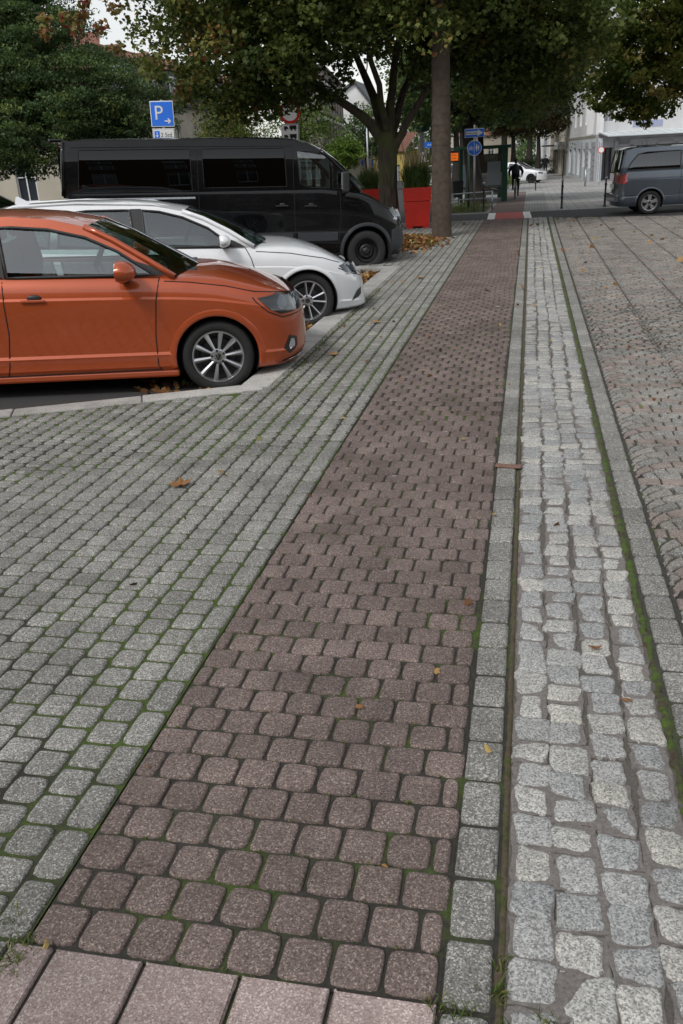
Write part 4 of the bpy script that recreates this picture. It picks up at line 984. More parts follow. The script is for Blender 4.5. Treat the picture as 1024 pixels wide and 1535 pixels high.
# grey minibus on the side road (local origin at its rear axle shifted to the front axle)
WB = 2.75
sp = dict(name='grey_minivan', label='blue-grey minivan with tinted windows on the side road at the right edge', cat='van',
    paint=P_GREY, W=.88, zb=.22, wheels=[(0, 'five'), (-WB, 'five')], r=.30, rim=.205, arch=.345, lip=.04, emblem='x', sharp=22,
    side=[(.22, .93), (.27, .96), (.34, .985), (.45, .985), (.47, .975), (.60, .985), (.82, 1.0), (.86, 1.0), (.88, .985), (1.0, .97), (1.08, .95)],
    top=[(-3.9, 1.08), (-.5, 1.08), (-.1, 1.02), (.4, .9), (.7, .75), (.8, .6)], crown=[(-3.4, 0), (-.5, 0), (-.2, .05), (.8, .03)], nose=(-.1, .82, 3, 2), tail=(-3.3, -3.60, 4, 2.4),
    pull=[(.2, 0), (.6, 0), (1, .2)], tpull=[(.2, .04), (.3, 0), (.5, 0), (.6, .05), (1.1, .10)],
    edge=[(-.1, 1.08, None), (-.6, 1.4, 'ws'), (-.95, 1.56, 'ws'), (-1.3, 1.64, 'roof'), (-2.2, 1.67, 'roof'), (-3.2, 1.66, 'roof'), (-3.44, 1.60, 'roof'), (-3.54, 1.07, 'rw')],
    yr=.70, gexp=1.8, gbelt=1.06, gpl=lambda x: 1, bulge=[(-3.62, -.05, 0), (-3.4, -.05, .03), (-1.3, 0, .04), (-1, .12, .03), (-.1, .2, .03)], wsglass=GLASSD, pillar=.03,
    windows=[[(-.7, 1.12), (-.85, 1.35), (-1.15, 1.52), (-1.5, 1.54), (-1.5, 1.12)], [(-1.62, 1.12), (-1.62, 1.545), (-1.98, 1.55), (-1.98, 1.12)], [(-2.04, 1.12), (-2.04, 1.55), (-2.9, 1.545), (-3.12, 1.50), (-3.30, 1.30), (-3.38, 1.13)]],
    winmat=[GLASSD] * 3, seams=[([(-2.01, 1.08), (-2.01, .3)], 's'), ([(-.75, 1.06), (-.7, .3)], 's'), ([(-2.01, .86), (-3.3, .87)], 's'), ([(-2.4, .47), (-2.01, .46), (-1, .46)], 's'), ([(-3.05, .50), (-3.5, .50)], 's')],
    **pose((3.13 + WB * math.cos(R(5)), 25.206 + WB * math.sin(R(5))), 5, .835, 0, -.012))
mv, side, gs = car(sp)
for nm, poly, off, mt in [('tail_light', [(-3.55, .80), (-3.37, .80), (-3.36, 1.0), (-3.42, 1.08), (-3.53, 1.08)], .006, LAMPRED)]:
    V, F = strip_patch(poly, side, off, 6, 6); raw(nm, V, F, mt, mv, True); raw(nm, [(v[0], -v[1], v[2]) for v in V], F, mt, mv, True)
b = MB(); b.box((-3.57, 0, .42), (.12, 1.45, .22)); bevel(b.build('rear_bumper', P_GREY, mv), .04, 3)
b = MB(); b.box((-3.61, 0, .72), (.01, .5, .11)); b.build('number_plate', SIGNW, mv)
dhandle(mv, side, -1.75, .90, P_GREY, .18); seats(mv, [-1.6, -2.5], .38, 1.0, .5)
b = MB(); b.box((-1.5, 0, .27), (3.8, 1.2, .12)); b.build('underbody', VOID, mv)
for s in (-1, 1):
    b = MB(); b.tube([(-1.4, s * .66, 1.66), (-1.5, s * .66, 1.70), (-3.1, s * .66, 1.70), (-3.2, s * .66, 1.66)], .014, 6); b.build('roof_rail', BLACKP, mv, True)

def far_car(label, paint_, loc, rz, s=1.0, group=None):
    sp = dict(name='distant_car', label=label, cat='car', group=group, paint=paint_, W=.86, zb=.2, wheels=[(0, 'steel'), (-2.5, 'steel')], r=.30, rim=.2, arch=.345, lip=.03,
        side=[(.2, .92), (.3, .97), (.6, .99), (.8, 1), (.9, .96), (.93, .93)], top=[(-3.4, .95), (-.4, .93), (.3, .82), (.75, .68), (.8, .55)], crown=[(-3, 0), (-.5, 0), (-.2, .05), (.8, .02)],
        nose=(-.1, .82, 3, 2), tail=(-2.9, -3.4, 4, 2.4), edge=[(-.4, .93, None), (-1.1, 1.34, 'ws'), (-1.6, 1.40, 'roof'), (-2.5, 1.36, 'roof'), (-3.1, .95, 'rw')], yr=.6, bulge=[(-3.1, -.1, 0), (-1.6, 0, .03), (-.4, .2, .03)],
        windows=[[(-.75, .97), (-1.15, 1.26), (-1.6, 1.32), (-1.7, .97)], [(-1.8, .97), (-1.75, 1.32), (-2.4, 1.28), (-2.75, 1.0)]], winmat=[GLASSD] * 2, wsglass=GLASSD, loc=loc, rot=(0, 0, rz))
    o, side, gs = car(sp); o.scale = (s,) * 3
    headlight(o, side, [(.45, .64), (.70, .58), (.74, .66), (.55, .72)]); return o
far_car('white car parked on the far pavement right of the cyclist', P_WHITE, (.30, 62.2, gz(62)), R(-18), .95)

# ------------------------------------------------------------------ vegetation
def leaf_cloud(name, centres, radii, per, size, mt, parent=None, tones=None, flat=.6, shape='maple', droop=.25, seed=1, kind=None):
    """many small bent leaves scattered round twig centres; 'tone' per leaf"""
    r_ = np.random.RandomState(seed); C_ = np.repeat(np.asarray(centres, float), per, 0); n = len(C_)
    rad = np.repeat(np.asarray(radii, float), per)
    d = r_.normal(size=(n, 3)); d /= np.linalg.norm(d, axis=1)[:, None]; d *= (r_.uniform(.15, 1, n) ** .5)[:, None]
    d[:, 2] *= flat; P_ = C_ + d * rad[:, None]
    nrm = r_.normal(size=(n, 3)) * .75; nrm[:, 2] = np.abs(nrm[:, 2]) + .25; nrm /= np.linalg.norm(nrm, axis=1)[:, None]
    t = r_.normal(size=(n, 3)); t[:, 2] -= droop * 2; t -= nrm * (t * nrm).sum(1)[:, None]; t /= np.linalg.norm(t, axis=1)[:, None]
    s = np.cross(nrm, t); L = size * r_.uniform(.6, 1.25, n)
    if shape == 'maple':
        K = [(0, -.5, 0), (.42, -.28, .06), (.52, .12, .10), (.20, .16, .02), (0, .58, -.05), (-.20, .16, .02), (-.52, .12, .10), (-.42, -.28, .06)]; Fk = [(0, 1, 2, 3), (0, 3, 4, 5), (0, 5, 6, 7)]
    elif shape == 'blade':
        K = [(-.035, 0, 0), (.035, 0, 0), (.02, .6, .08), (0, 1, .22)]; Fk = [(0, 1, 2, 3)]
    else:
        K = [(0, -.5, 0), (.27, 0, .07), (0, .5, -.02), (-.27, 0, .07)]; Fk = [(0, 1, 2), (0, 2, 3)]
    V = np.zeros((n, len(K), 3))
    for i, (a, b, c) in enumerate(K): V[:, i] = P_ + (s * a + t * b + nrm * c) * L[:, None]
    V = V.reshape(-1, 3); kf = len(Fk); ls = np.array([len(f) for f in Fk]); base = np.arange(n) * len(K)
    loops = np.concatenate([np.array(f) for f in Fk]); LI = (base[:, None] + loops[None]).ravel()
    me = bpy.data.meshes.new(name); me.vertices.add(len(V)); me.vertices.foreach_set('co', V.ravel())
    me.loops.add(len(LI)); me.loops.foreach_set('vertex_index', LI.astype('i'))
    cnt_ = np.tile(ls, n); st_ = np.concatenate([[0], np.cumsum(cnt_)[:-1]]); me.polygons.add(len(cnt_)); me.polygons.foreach_set('loop_start', st_.astype('i'))
    tc = np.repeat(np.asarray(tones if tones is not None else r_.uniform(.2, .7, len(centres))), per)
    tl = np.clip(tc + r_.normal(0, .13, n), 0, 1)
    a = me.attributes.new('tone', 'FLOAT', 'FACE'); a.data.foreach_set('value', np.repeat(tl, kf).astype('f'))
    me.materials.append(mt); me.update(calc_edges=True); me.validate()
    o = bpy.data.objects.new(name, me); link(o, parent)
    if kind: o['kind'] = kind
    return o
def limb(b, p, q, r0, r1, bend=.15, n=6, rr=None):
    p = Vector(p); q = Vector(q); L = (q - p).length; r_ = rr or rnd
    o = Vector((r_.uniform(-1, 1), r_.uniform(-1, 1), r_.uniform(-.2, .6))) * bend * L
    pts = [p.lerp(q, i / n) + o * math.sin(math.pi * i / n) * .5 + Vector((r_.uniform(-1, 1), r_.uniform(-1, 1), 0)) * (.03 * L if 0 < i < n else 0) for i in range(n + 1)]
    b.tube(pts, [r0 + (r1 - r0) * (i / n) for i in range(n + 1)], 10, cap=False); return pts
def crown_points(ells, n, seed, holes=()):
    r_ = np.random.RandomState(seed); out = []
    vol = np.array([e[3] * e[4] * e[5] for e in ells]); vol = vol / vol.sum()
    for e, v in zip(ells, vol):
        m_ = int(n * v); d = r_.normal(size=(m_, 3)); d /= np.linalg.norm(d, axis=1)[:, None]; d *= (r_.uniform(0, 1, m_) ** .42)[:, None]
        out.append(np.array(e[:3]) + d * np.array(e[3:6]))
    P_ = np.concatenate(out)
    for h in holes: P_ = P_[(((P_ - np.array(h[:3])) / np.array(h[3:6])) ** 2).sum(1) > 1]
    return P_
def tree(name, label, cat, base, trunk, crown, mt, barkm, group=None, twigs=True, seed=3, trunk_r=.2, n=300, per=60, rad=.5, size=.1, shape='maple', tones=None, limbs=6, holes=(), flat=.6, tonefn=None, droop=.25):
    root = thing(name, label, cat, base, group=group); bx = Vector(base); rr = random.Random(seed)
    loc = [Vector(p) - bx for p in trunk]; b = MB(); k = len(loc)
    rads = [trunk_r * (1.35 if i == 0 else 1.0) * (1 - .35 * i / max(1, k - 1)) for i in range(k)]; fine = []; fr = []
    for i in range(k - 1):
        for j in range(4): fine.append(loc[i].lerp(loc[i + 1], j / 4)); fr.append(rads[i] + (rads[i + 1] - rads[i]) * j / 4)
    fine.append(loc[-1]); fr.append(rads[-1])
    b.tube(fine, fr, 16, cap=False)
    trk = b.build('trunk', barkm, root, True)
    P_ = crown_points(crown, n, seed, holes) - np.array(base)
    top = loc[-1]; cz = P_[:, 2]
    for i in range(limbs):
        tgt = Vector(P_[rr.randrange(len(P_))]) 
        lb = MB(); pts = limb(lb, top, tgt, rads[-1] * .62, .03, .12, rr=rr)
        for j in range(4):
            s_ = pts[rr.randrange(2, 6)]; near = P_[np.argmin(((P_ - np.array(s_ + Vector((rr.uniform(-1.2, 1.2), rr.uniform(-1.2, 1.2), rr.uniform(-.6, .9))))) ** 2).sum(1))]
            limb(lb, s_, Vector(near), .04, .012, .1, 4, rr=rr)
        lb.build('limb', barkm, root, True)
    if tones is None: tn = None
    else:
        r2 = np.random.RandomState(seed + 5); tn = np.clip(r2.normal(tones[0], tones[1], len(P_)), 0, 1)
        if tonefn is not None: tn = np.clip(tn + tonefn(P_ + np.array(base)), 0, 1)
    r3 = np.random.RandomState(seed + 9); leaf_cloud('crown', P_, rad * r3.uniform(.6, 1.25, len(P_)), per, size, mt, root, tn, flat, shape, droop, seed)
    return root, trk, P_

# the big maple over the pavement: trunk forks low into several limbs
base = (-3.62, 23.6, 0.0)
mroot = thing('maple_tree', 'big maple with mossy trunk forking low beside the red planter, leaf tips turning red', 'tree', base)
B0 = Vector(base)
def mp(x, y, z): return Vector((x, y, z)) - B0
b = MB(); b.tube([mp(-3.60, 23.6, -.05), mp(-3.60, 23.6, .25), mp(-3.62, 23.6, 1.0), mp(-3.60, 23.6, 1.9), mp(-3.58, 23.6, 2.35)], [.34, .27, .235, .24, .27], 20, cap=False)
b.tube([mp(-3.73, 23.45, 0), mp(-3.74, 23.45, 1.2), mp(-3.73, 23.5, 2.2)], [.13, .10, .11], 12, cap=False)
b.tube([mp(-3.47, 23.5, 0), mp(-3.48, 23.5, 1.2), mp(-3.47, 23.5, 2.2)], [.11, .09, .11], 12, cap=False); b.build('trunk', BARK, mroot, True)
LIM = [[(-3.70, 23.6, 2.1), (-4.1, 23.3, 2.7), (-4.9, 22.8, 3.25), (-6.2, 22.2, 4.0), (-8.0, 21.6, 4.9)], [(-3.62, 23.6, 2.2), (-3.95, 23.8, 3.2), (-4.6, 24, 4.6), (-5.2, 24.2, 6.6)],
       [(-3.55, 23.6, 2.2), (-3.45, 23.5, 3.3), (-3.1, 23.4, 5.0), (-2.7, 23.2, 7.4)], [(-3.5, 23.6, 2.2), (-3.2, 24, 3.3), (-2.4, 24.8, 5.0), (-1.6, 25.4, 7)],
       [(-3.45, 23.55, 1.9), (-3.1, 23.4, 2.5), (-2.4, 23.1, 3.35), (-1.2, 22.8, 4.4), (.5, 22.6, 5.4)], [(-3.6, 23.6, 2.2), (-3.7, 23.0, 3.4), (-3.9, 21.8, 4.8), (-4.2, 20.4, 6.2)],
       [(-4.9, 22.8, 3.25), (-5.4, 21.8, 3.9), (-6.2, 20.4, 4.6)], [(-6.2, 22.2, 4.0), (-7.4, 23.2, 4.6), (-8.8, 23.6, 4.9)]]
for i, L in enumerate(LIM):
    b = MB(); fine = []
    for p, q in zip(L, L[1:]):
        for j in range(3): fine.append(Vector(p).lerp(Vector(q), j / 3))
    fine.append(Vector(L[-1])); fine = [q - B0 + Vector((rnd.uniform(-.03, .03), rnd.uniform(-.03, .03), 0)) for q in fine]
    r0 = (.15, .15, .14, .12, .12, .10, .06, .06)[i]; b.tube(fine, [r0 + (.02 - r0) * (j / (len(fine) - 1)) for j in range(len(fine))], 12, cap=False)
    for j in range(7):
        s_ = fine[rnd.randrange(len(fine) // 2, len(fine))]; e_ = s_ + Vector((rnd.uniform(-1.3, 1.3), rnd.uniform(-1.3, 1.3), rnd.uniform(-.9, .8))); limb(b, s_, e_, .03, .008, .15, 4)
    b.build('limb', BARK, mroot, True)
ells = [(-7.2, 21.8, 4.9, 2.5, 3.0, 2.0), (-5.6, 22.6, 3.7, 1.5, 1.8, .95), (-6.9, 22.0, 3.5, 1.2, 1.4, .85), (-3.6, 22.6, 7.2, 4.6, 4.6, 2.9), (-3.0, 24.6, 5.2, 2.6, 2.2, 1.1), (-1.0, 23.8, 4.9, 2.6, 2.9, 1.9), (.4, 22.9, 4.9, 2.0, 2.5, 1.55), (-.4, 24.8, 3.7, 1.8, 1.8, 1.1), (-1.9, 19.6, 5.1, 2.2, 1.1, 1.3), (-5.2, 20.6, 4.4, 2.2, 1.6, 1.2)]
P_ = crown_points(ells, 1900, 4, holes=[(-10.3, 22, 4.2, 1.4, 9, 1.6)])
tn = np.clip(np.random.RandomState(2).normal(.35, .15, len(P_)) + .25 * (P_[:, 0] < -6.5) * np.random.RandomState(3).uniform(-.2, 1.2, len(P_)), 0, 1)
leaf_cloud('crown', P_ - np.array(base), .44 * np.random.RandomState(5).uniform(.6, 1.4, len(P_)), 80, .108, L_MAPLE, mroot, tn, .75, 'maple', .35, 6)
# drooping twig of reddish leaves at the upper left
P2 = np.array([(-9.6 - .35 * i % 2, 21.0 + .2 * (i % 3), 4.95 + .12 * (i % 4)) for i in range(14)]) + np.random.RandomState(8).normal(0, .25, (14, 3))
leaf_cloud('crown', P2 - np.array(base), [.22] * 14, 26, .13, L_MAPLE, mroot, [.85] * 14, .8, 'maple', .5, 9)

tree('hornbeam_tree', 'dense dark green tree filling the upper left behind the black van', 'tree', (-12.95, 26.5, -.02), [(-12.95, 26.5, 0), (-12.9, 26.5, 1.3), (-12.8, 26.5, 2.6)],
     [(-14.2, 26.5, 3.5, 3.9, 3.0, 1.9), (-15.5, 26.5, 5.5, 2.9, 2.8, 2.3), (-15.2, 25.5, 2.9, 2.2, 2.2, 1.25), (-15.8, 26.5, 7.4, 2.3, 2.3, 2.3), (-12.6, 26.2, 3.7, 1.9, 2.0, 1.5), (-17, 27, 5, 2.6, 2.6, 3)], L_DARK, BARKD, seed=21, trunk_r=.17, n=2600, per=80, rad=.45, size=.10, shape='leaf', tones=(.45, .2), limbs=8, flat=.35, droop=.4)
tree('pavement_tree', 'tree with dark leaning trunk standing behind the round blue sign', 'tree', (-1.98, 34.6, gz(34.6)), [(-1.98, 34.6, gz(34.6)), (-2.05, 34.6, .9), (-2.2, 34.6, 1.9), (-2.3, 34.7, 2.7)],
     [(-1.6, 34.5, 5.2, 3.9, 3.6, 2.3), (.2, 35, 4.3, 2.4, 2.6, 1.7), (-3.0, 34, 3.9, 2.3, 2.4, 1.5), (-1.3, 36, 3.3, 2.4, 2, .8)], L_DARK, BARKD, seed=31, trunk_r=.33, n=850, per=62, rad=.5, size=.115, shape='maple', tones=(.5, .22), limbs=7)
tree('street_tree', 'light green maple hanging over the grey minivan, some leaves yellow', 'tree', (5.9, 31.6, gz(31)), [(5.9, 31.6, gz(31)), (5.8, 31.6, 1.3), (5.5, 31.5, 2.4)],
     [(3.4, 30.0, 3.95, 2.1, 1.8, 1.5), (4.4, 29.6, 5.2, 2.6, 2.0, 1.9), (2.6, 30.0, 3.2, .9, 1.3, .75), (6.6, 31, 4.6, 2.2, 2.2, 2.0), (3.4, 30.0, 2.7, .9, 1.2, .45)], L_LIGHT, BARKD, seed=41, trunk_r=.2, n=800, per=50, rad=.38, size=.12, tones=(.55, .25), limbs=7)
tree('street_tree', 'overhanging tree whose lowest leaves touch the top right corner', 'tree', (5.2, 24.4, -.02), [(5.2, 24.4, 0), (5.2, 24.4, 2.4), (5.1, 24.5, 3.6)],
     [(3.0, 24.3, 7.0, 2.0, 2.0, 1.3), (4.6, 24.4, 7.3, 1.6, 2.0, 1.3), (1.4, 24.8, 6.5, 2.0, 2.0, 1.3)], L_LIGHT, BARKD, seed=43, trunk_r=.18, n=210, per=46, rad=.42, size=.13, tones=(.6, .2), limbs=5)
for i, (x, y, s, lb, mt_, tn_, nm) in enumerate([(-3.7, 47, 1.25, 'dark street tree beyond the bus shelter, left of the cyclist', L_DARK, (.45, .2), 0), (-4.6, 64, 1.7, 'tall dark tree behind the shelter further down the street', L_DARK, (.5, .2), 0),
        (-1.3, 70, 1.3, 'brownish autumn tree above the cyclist', L_BROWN, (.45, .22), 1), (.6, 79, 1.35, 'brown-green tree in front of the far shops', L_BROWN, (.3, .2), 1), (-2.6, 92, 2.1, 'farthest tree closing the view down the street', L_DARK, (.55, .2), 0), (-7.4, 78, 1.9, 'dark tree across the street left of the concrete pole', L_DARK, (.45, .2), 0), (-5.2, 98, 2.3, 'large distant tree between the shelter and the lamp post', L_DARK, (.4, .2), 0), (-.2, 120, 2.3, 'distant pale green tree at the very end of the pavement', L_LIGHT, (.3, .2), 0), (-9.6, 92, 2.0, 'distant tree right of the yellow house', L_DARK, (.5, .2), 0)]):
    g = gz(y); tree('street_tree', lb, 'tree', (x, y, g), [(x, y, g), (x + .05, y, g + 1.5 * s), (x, y, g + 2.3 * s)],
        [(x, y, g + 4.1 * s, 2.0 * s, 2.0 * s, 1.7 * s), (x + .8 * s, y, g + 3.1 * s, 1.3 * s, 1.4 * s, .9 * s), (x - .8 * s, y, g + 3.2 * s, 1.3 * s, 1.4 * s, .9 * s)], mt_, BARKD, group='trees along the street', seed=51 + i, trunk_r=.16 * s, n=300, per=42, rad=.5 * s, size=.17 * s, shape='leaf', tones=tn_, limbs=5)
for i, (x, y, z, r_, lb, mt_) in enumerate([(-12.2, 37, 3.0, 1.5, 'green young tree just right of the parking sign behind the van', L_LIGHT), (-8.7, 35, 3.1, 1.35, 'light green young tree behind the lorry sign', L_BRIGHT), (-9.3, 46.5, 2.0, .9, 'bright green sapling above the van bonnet', L_BRIGHT),
        (-10.6, 60, 3.3, 1.9, 'round dark tree left of the maple trunk in front of the far houses', L_DARK), (-11.2, 33, 2.6, 1.2, 'low leafy tree behind the middle of the van roof', L_LIGHT)]):
    g = gz(y); tree('young_tree', lb, 'tree', (x, y, g), [(x, y, g), (x, y, z * .5), (x, y, z * .8)], [(x, y, z, r_, r_, r_ * .85)] + ([(x + .4, y, z - 1.1, r_ * .7, r_ * .7, .6)] if r_ > 1 else []), mt_, BARKD, seed=71 + i, trunk_r=.06 * r_ + .03, n=170, per=42, rad=.33 * r_ * .7 + .1, size=.10 * (y / 34), shape='leaf', tones=(.5, .22), limbs=4)

for i, (x, y, s_, lb) in enumerate([(-1.6, 58, .8, 'low bushes beside the green advertising column'), (.4, 100, 1.6, 'hedge at the far end of the right pavement'), (-3.9, 84, 1.5, 'hedge behind the parked cars down the street'), (-7.0, 104, 2.0, 'hedge far down the street left of the shelter')]):
    t = thing('bush', lb, 'bush', (x, y, gz(y))); r_ = np.random.RandomState(90 + i)
    leaf_cloud('foliage', r_.uniform(-1, 1, (60, 3)) * [1.1 * s_, .6 * s_, .4 * s_] + [0, 0, .45 * s_], [.3 * s_] * 60, 40, .11 * s_, L_DARK if i else L_BRIGHT, t, shape='leaf', seed=91 + i)
r_ = np.random.RandomState(77); q_ = np.c_[r_.uniform(-70, 14, 700), r_.uniform(175, 190, 700), r_.uniform(-2.5, 5.5, 700)]
tag(leaf_cloud('distant_woods', q_, [2.2] * 700, 34, .8, L_DARK, None, r_.uniform(.2, .7, 700), .8, 'leaf', .2, 78), 'dark mass of trees closing the far end of the street', 'woods', kind='stuff')
# ------------------------------------------------------------------ buildings
def facade(parent, A_, B_, z0, z1, wins, wall, depth=.18, frame=TRIM, pane=PANE, name='wall', bars=True, thick=.4):
    """front wall from A_ to B_ (visible on the left-hand side looking... normal = right of A->B rotated -90), real openings"""
    A_ = Vector(A_); B_ = Vector(B_); L = (B_ - A_).length; d = (B_ - A_) / L; n = Vector((d.y, -d.x))
    P3 = lambda u, z, o=0: (A_.x + d.x * u + n.x * o, A_.y + d.y * u + n.y * o, z)
    us = sorted({0, L} | {q for w_ in wins for q in (w_[0], w_[1])}); zs2 = sorted({z0, z1} | {q for w_ in wins for q in (w_[2], w_[3])})
    b = MB()
    for u0, u1 in zip(us, us[1:]):
        for a, c in zip(zs2, zs2[1:]):
            um, zm = (u0 + u1) / 2, (a + c) / 2
            if any(w_[0] < um < w_[1] and w_[2] < zm < w_[3] for w_ in wins): continue
            b.add([P3(u0, a), P3(u1, a), P3(u1, c), P3(u0, c)], [(0, 1, 2, 3)])
    for w_ in wins:
        q = [(w_[0], w_[2]), (w_[1], w_[2]), (w_[1], w_[3]), (w_[0], w_[3])]
        for (a, c), (e, f) in zip(q, q[1:] + q[:1]): b.add([P3(a, c), P3(e, f), P3(e, f, -depth), P3(a, c, -depth)], [(0, 1, 2, 3)])
    b.add([P3(0, z1), P3(L, z1), P3(L, z1, -thick * 8), P3(0, z1, -thick * 8)], [(0, 1, 2, 3)])
    b.add([P3(0, z0), P3(0, z1), P3(0, z1, -thick * 8), P3(0, z0, -thick * 8)], [(0, 1, 2, 3)]); b.add([P3(L, z0), P3(L, z1), P3(L, z1, -thick * 8), P3(L, z0, -thick * 8)], [(0, 1, 2, 3)])
    b.build(name, wall, parent)
    for w_ in wins:
        f_ = MB(); fw_ = .07; u0, u1, a, c = w_[:4]; o = -depth + .03
        def bar(x0, x1, y0, y1):
            V = [P3(x, z, q) for q in (o - .03, o + .03) for x, z in ((x0, y0), (x1, y0), (x1, y1), (x0, y1))]
            f_.add(V, [(0, 1, 2, 3), (4, 5, 6, 7), (0, 1, 5, 4), (1, 2, 6, 5), (2, 3, 7, 6), (3, 0, 4, 7)])
        bar(u0, u1, a, a + fw_); bar(u0, u1, c - fw_, c); bar(u0, u0 + fw_, a + fw_, c - fw_); bar(u1 - fw_, u1, a + fw_, c - fw_)
        if bars:
            bar((u0 + u1) / 2 - .03, (u0 + u1) / 2 + .03, a + fw_, c - fw_)
            if c - a > .9: bar(u0 + fw_, u1 - fw_, c - (c - a) * .32, c - (c - a) * .32 + .05)
        f2 = f_.build('window', w_[4] if len(w_) > 4 and w_[4] else frame, parent)
        g = MB(); g.add([P3(u0 + .02, a + .02, o - .02), P3(u1 - .02, a + .02, o - .02), P3(u1 - .02, c - .02, o - .02), P3(u0 + .02, c - .02, o - .02)], [(0, 1, 2, 3)]); g.build('pane', w_[5] if len(w_) > 5 else (pane if rnd.random() < .7 else PANEL), f2)
    return P3, L
def band(P3, name, mt, parent, u0, u1, z0, z1, o0, o1):
    b = MB(); V = [P3(u, z, o) for o in (o0, o1) for u, z in ((u0, z0), (u1, z0), (u1, z1), (u0, z1))]
    b.add(V, [(0, 1, 2, 3), (4, 5, 6, 7), (0, 1, 5, 4), (1, 2, 6, 5), (2, 3, 7, 6), (3, 0, 4, 7)]); return b.build(name, mt, parent)
# right corner house: rusticated ground floor, glass canopy, white storey above
cb = thing('corner_house', 'white corner house with grey banded ground floor and arched doorway, right of the far pavement', 'building', (0, 0, 0))
g = gz(60)
# chamfered corner with the doorway between the two street fronts
A0, A1, A2 = (3.95, 57.5), (5.15, 58.6), (17, 66.0)
P3, L = facade(cb, A1, A2, g - .3, 2.35, [(.9, 2.9, g + .05, 1.55), (4.2, 6.6, g + .05, 1.6), (8.2, 10.6, g + .05, 1.6)], GREYR, pane=PANE, bars=True, thick=.05)
for k in range(7):
    z = g - .2 + k * .36
    for u0, u1 in ((0, .85), (2.95, 4.15), (6.65, 8.15), (10.7, L)):
        band(P3, 'stone_course', GREYR, cb, u0, u1, z, z + .31, 0.002, .06)
for k in range(2): band(P3, 'stone_course', GREYR, cb, 0, L, 1.68 + k * .33, 1.96 + k * .33, .002, .06)
for uc, w_ in ((1.9, 1.1), (5.4, 1.3), (9.4, 1.3)):
    b = MB(); 
    for q in range(11):
        a0, a1 = math.pi * q / 11 + .02, math.pi * (q + 1) / 11 - .02
        V = [P3(uc - rr_ * w_ * math.cos(a), 1.15 + rr_ * .5 * math.sin(a), o) for o in (.062, .10) for rr_, a in ((.93, a0), (.93, a1), (1.25, a1), (1.25, a0))]
        b.add(V, [(0, 1, 2, 3), (4, 5, 6, 7), (0, 1, 5, 4), (1, 2, 6, 5), (2, 3, 7, 6), (3, 0, 4, 7)])
    b.build('arch_stones', GREYR, cb)
P3b, Lb = facade(cb, A0, A1, g - .3, 2.3, [(.38, 1.28, g + .1, 1.55, WOODD)], GREYR, pane=PANE, thick=.03)
for k in range(7): 
    band(P3b, 'stone_course', GREYR, cb, .02, .34, g - .2 + k * .36, g + .11 + k * .36, .002, .06); band(P3b, 'stone_course', GREYR, cb, 1.32, Lb - .02, g - .2 + k * .36, g + .11 + k * .36, .002, .06)
P3c, Lc = facade(cb, (3.0, 80.0), A0, g - .5, 2.1, [(2.0, 4.0, g + .1, 1.5), (5.9, 7.9, g + .1, 1.6), (9.5, 11.5, g + .1, 1.5), (13.2, 15.2, g + .7, 1.5), (17.2, 19.0, g + .7, 1.5)], PALEB, thick=.03)
for k in range(7): [band(P3c, 'stone_course', GREYR, cb, a_, c_, g - .2 + k * .36, g + .11 + k * .36, .002, .05) for a_, c_ in ((12.4, 13.1), (15.3, 17.1), (19.1, Lc))]
P3d, Ld = facade(cb, A1, A2, 2.36, 9, [(1.1, 2.0, 3.1, 4.6), (2.2, 3.1, 3.1, 4.6), (5.2, 6.2, 3.1, 4.6), (8.6, 9.6, 3.1, 4.6), (1.1, 2.0, 6, 7.6), (5.2, 6.2, 6, 7.6), (8.6, 9.6, 6, 7.6)], WHITER, pane=PANEL)
band(P3d, 'lilac_panel', LILAC, cb, 1.0, 3.2, 2.62, 2.98, .002, .03); band(P3d, 'lilac_panel', LILAC, cb, 5.0, 6.4, 2.62, 2.98, .002, .03); band(P3d, 'lilac_panel', LILAC, cb, 8.4, 9.8, 2.62, 2.98, .002, .03)
P3e, Le = facade(cb, A0, A1, 2.31, 9, [(.35, 1.3, 2.95, 4.3), (.35, 1.3, 6, 7.4)], WHITER, pane=PANEL, thick=.03)
P3f, Lf = facade(cb, (3.0, 80.0), A0, 2.3, 9, [(q_, q_ + 1.6, 3, 4.4) for q_ in (2, 6, 10, 14, 18)], WHITER, thick=.03)
for (fn, l_) in ((P3d, Ld), (P3e, Le)):
    b = MB(); V = [fn(-.1, 2.42, 0.0), fn(l_, 2.42, 0.0), fn(l_, 2.18, 1.0), fn(-.3, 2.18, 1.0), fn(-.3, 2.14, 1.0), fn(l_, 2.14, 1.0), fn(l_, 2.36, 0), fn(-.1, 2.36, 0)]
    b.add(V, [(0, 1, 2, 3), (3, 2, 5, 4), (4, 5, 6, 7)]); b.build('glass_canopy', PALEB, cb)
    for k in range(int(l_ / .7)): b = MB(); b.tube([fn(k * .7, 2.45, 0), fn(k * .7, 2.21, 1.0)], .02, 5); b.build('canopy_rib', TRIM, cb)
sgn = thing('no_stopping_sign', 'small round sign on a thin pole before the arched doorway of the corner house', 'road sign', (3.69, 51.4, gz(51.4)))
b = MB(); b.tube([(0, 0, 0), (0, 0, 2.1)], .03, 8); b.build('pole', GALV, sgn); b = MB(); b.lathe([(0, -.05), (.17, -.05), (.17, -.04)], 20, (0, 0, 1.75), 'Y'); b.build('sign_ring', SIGNR, sgn)
b = MB(); b.lathe([(0, -.055), (.135, -.055)], 20, (0, 0, 1.75), 'Y'); b.build('sign_face', SIGNW, sgn)

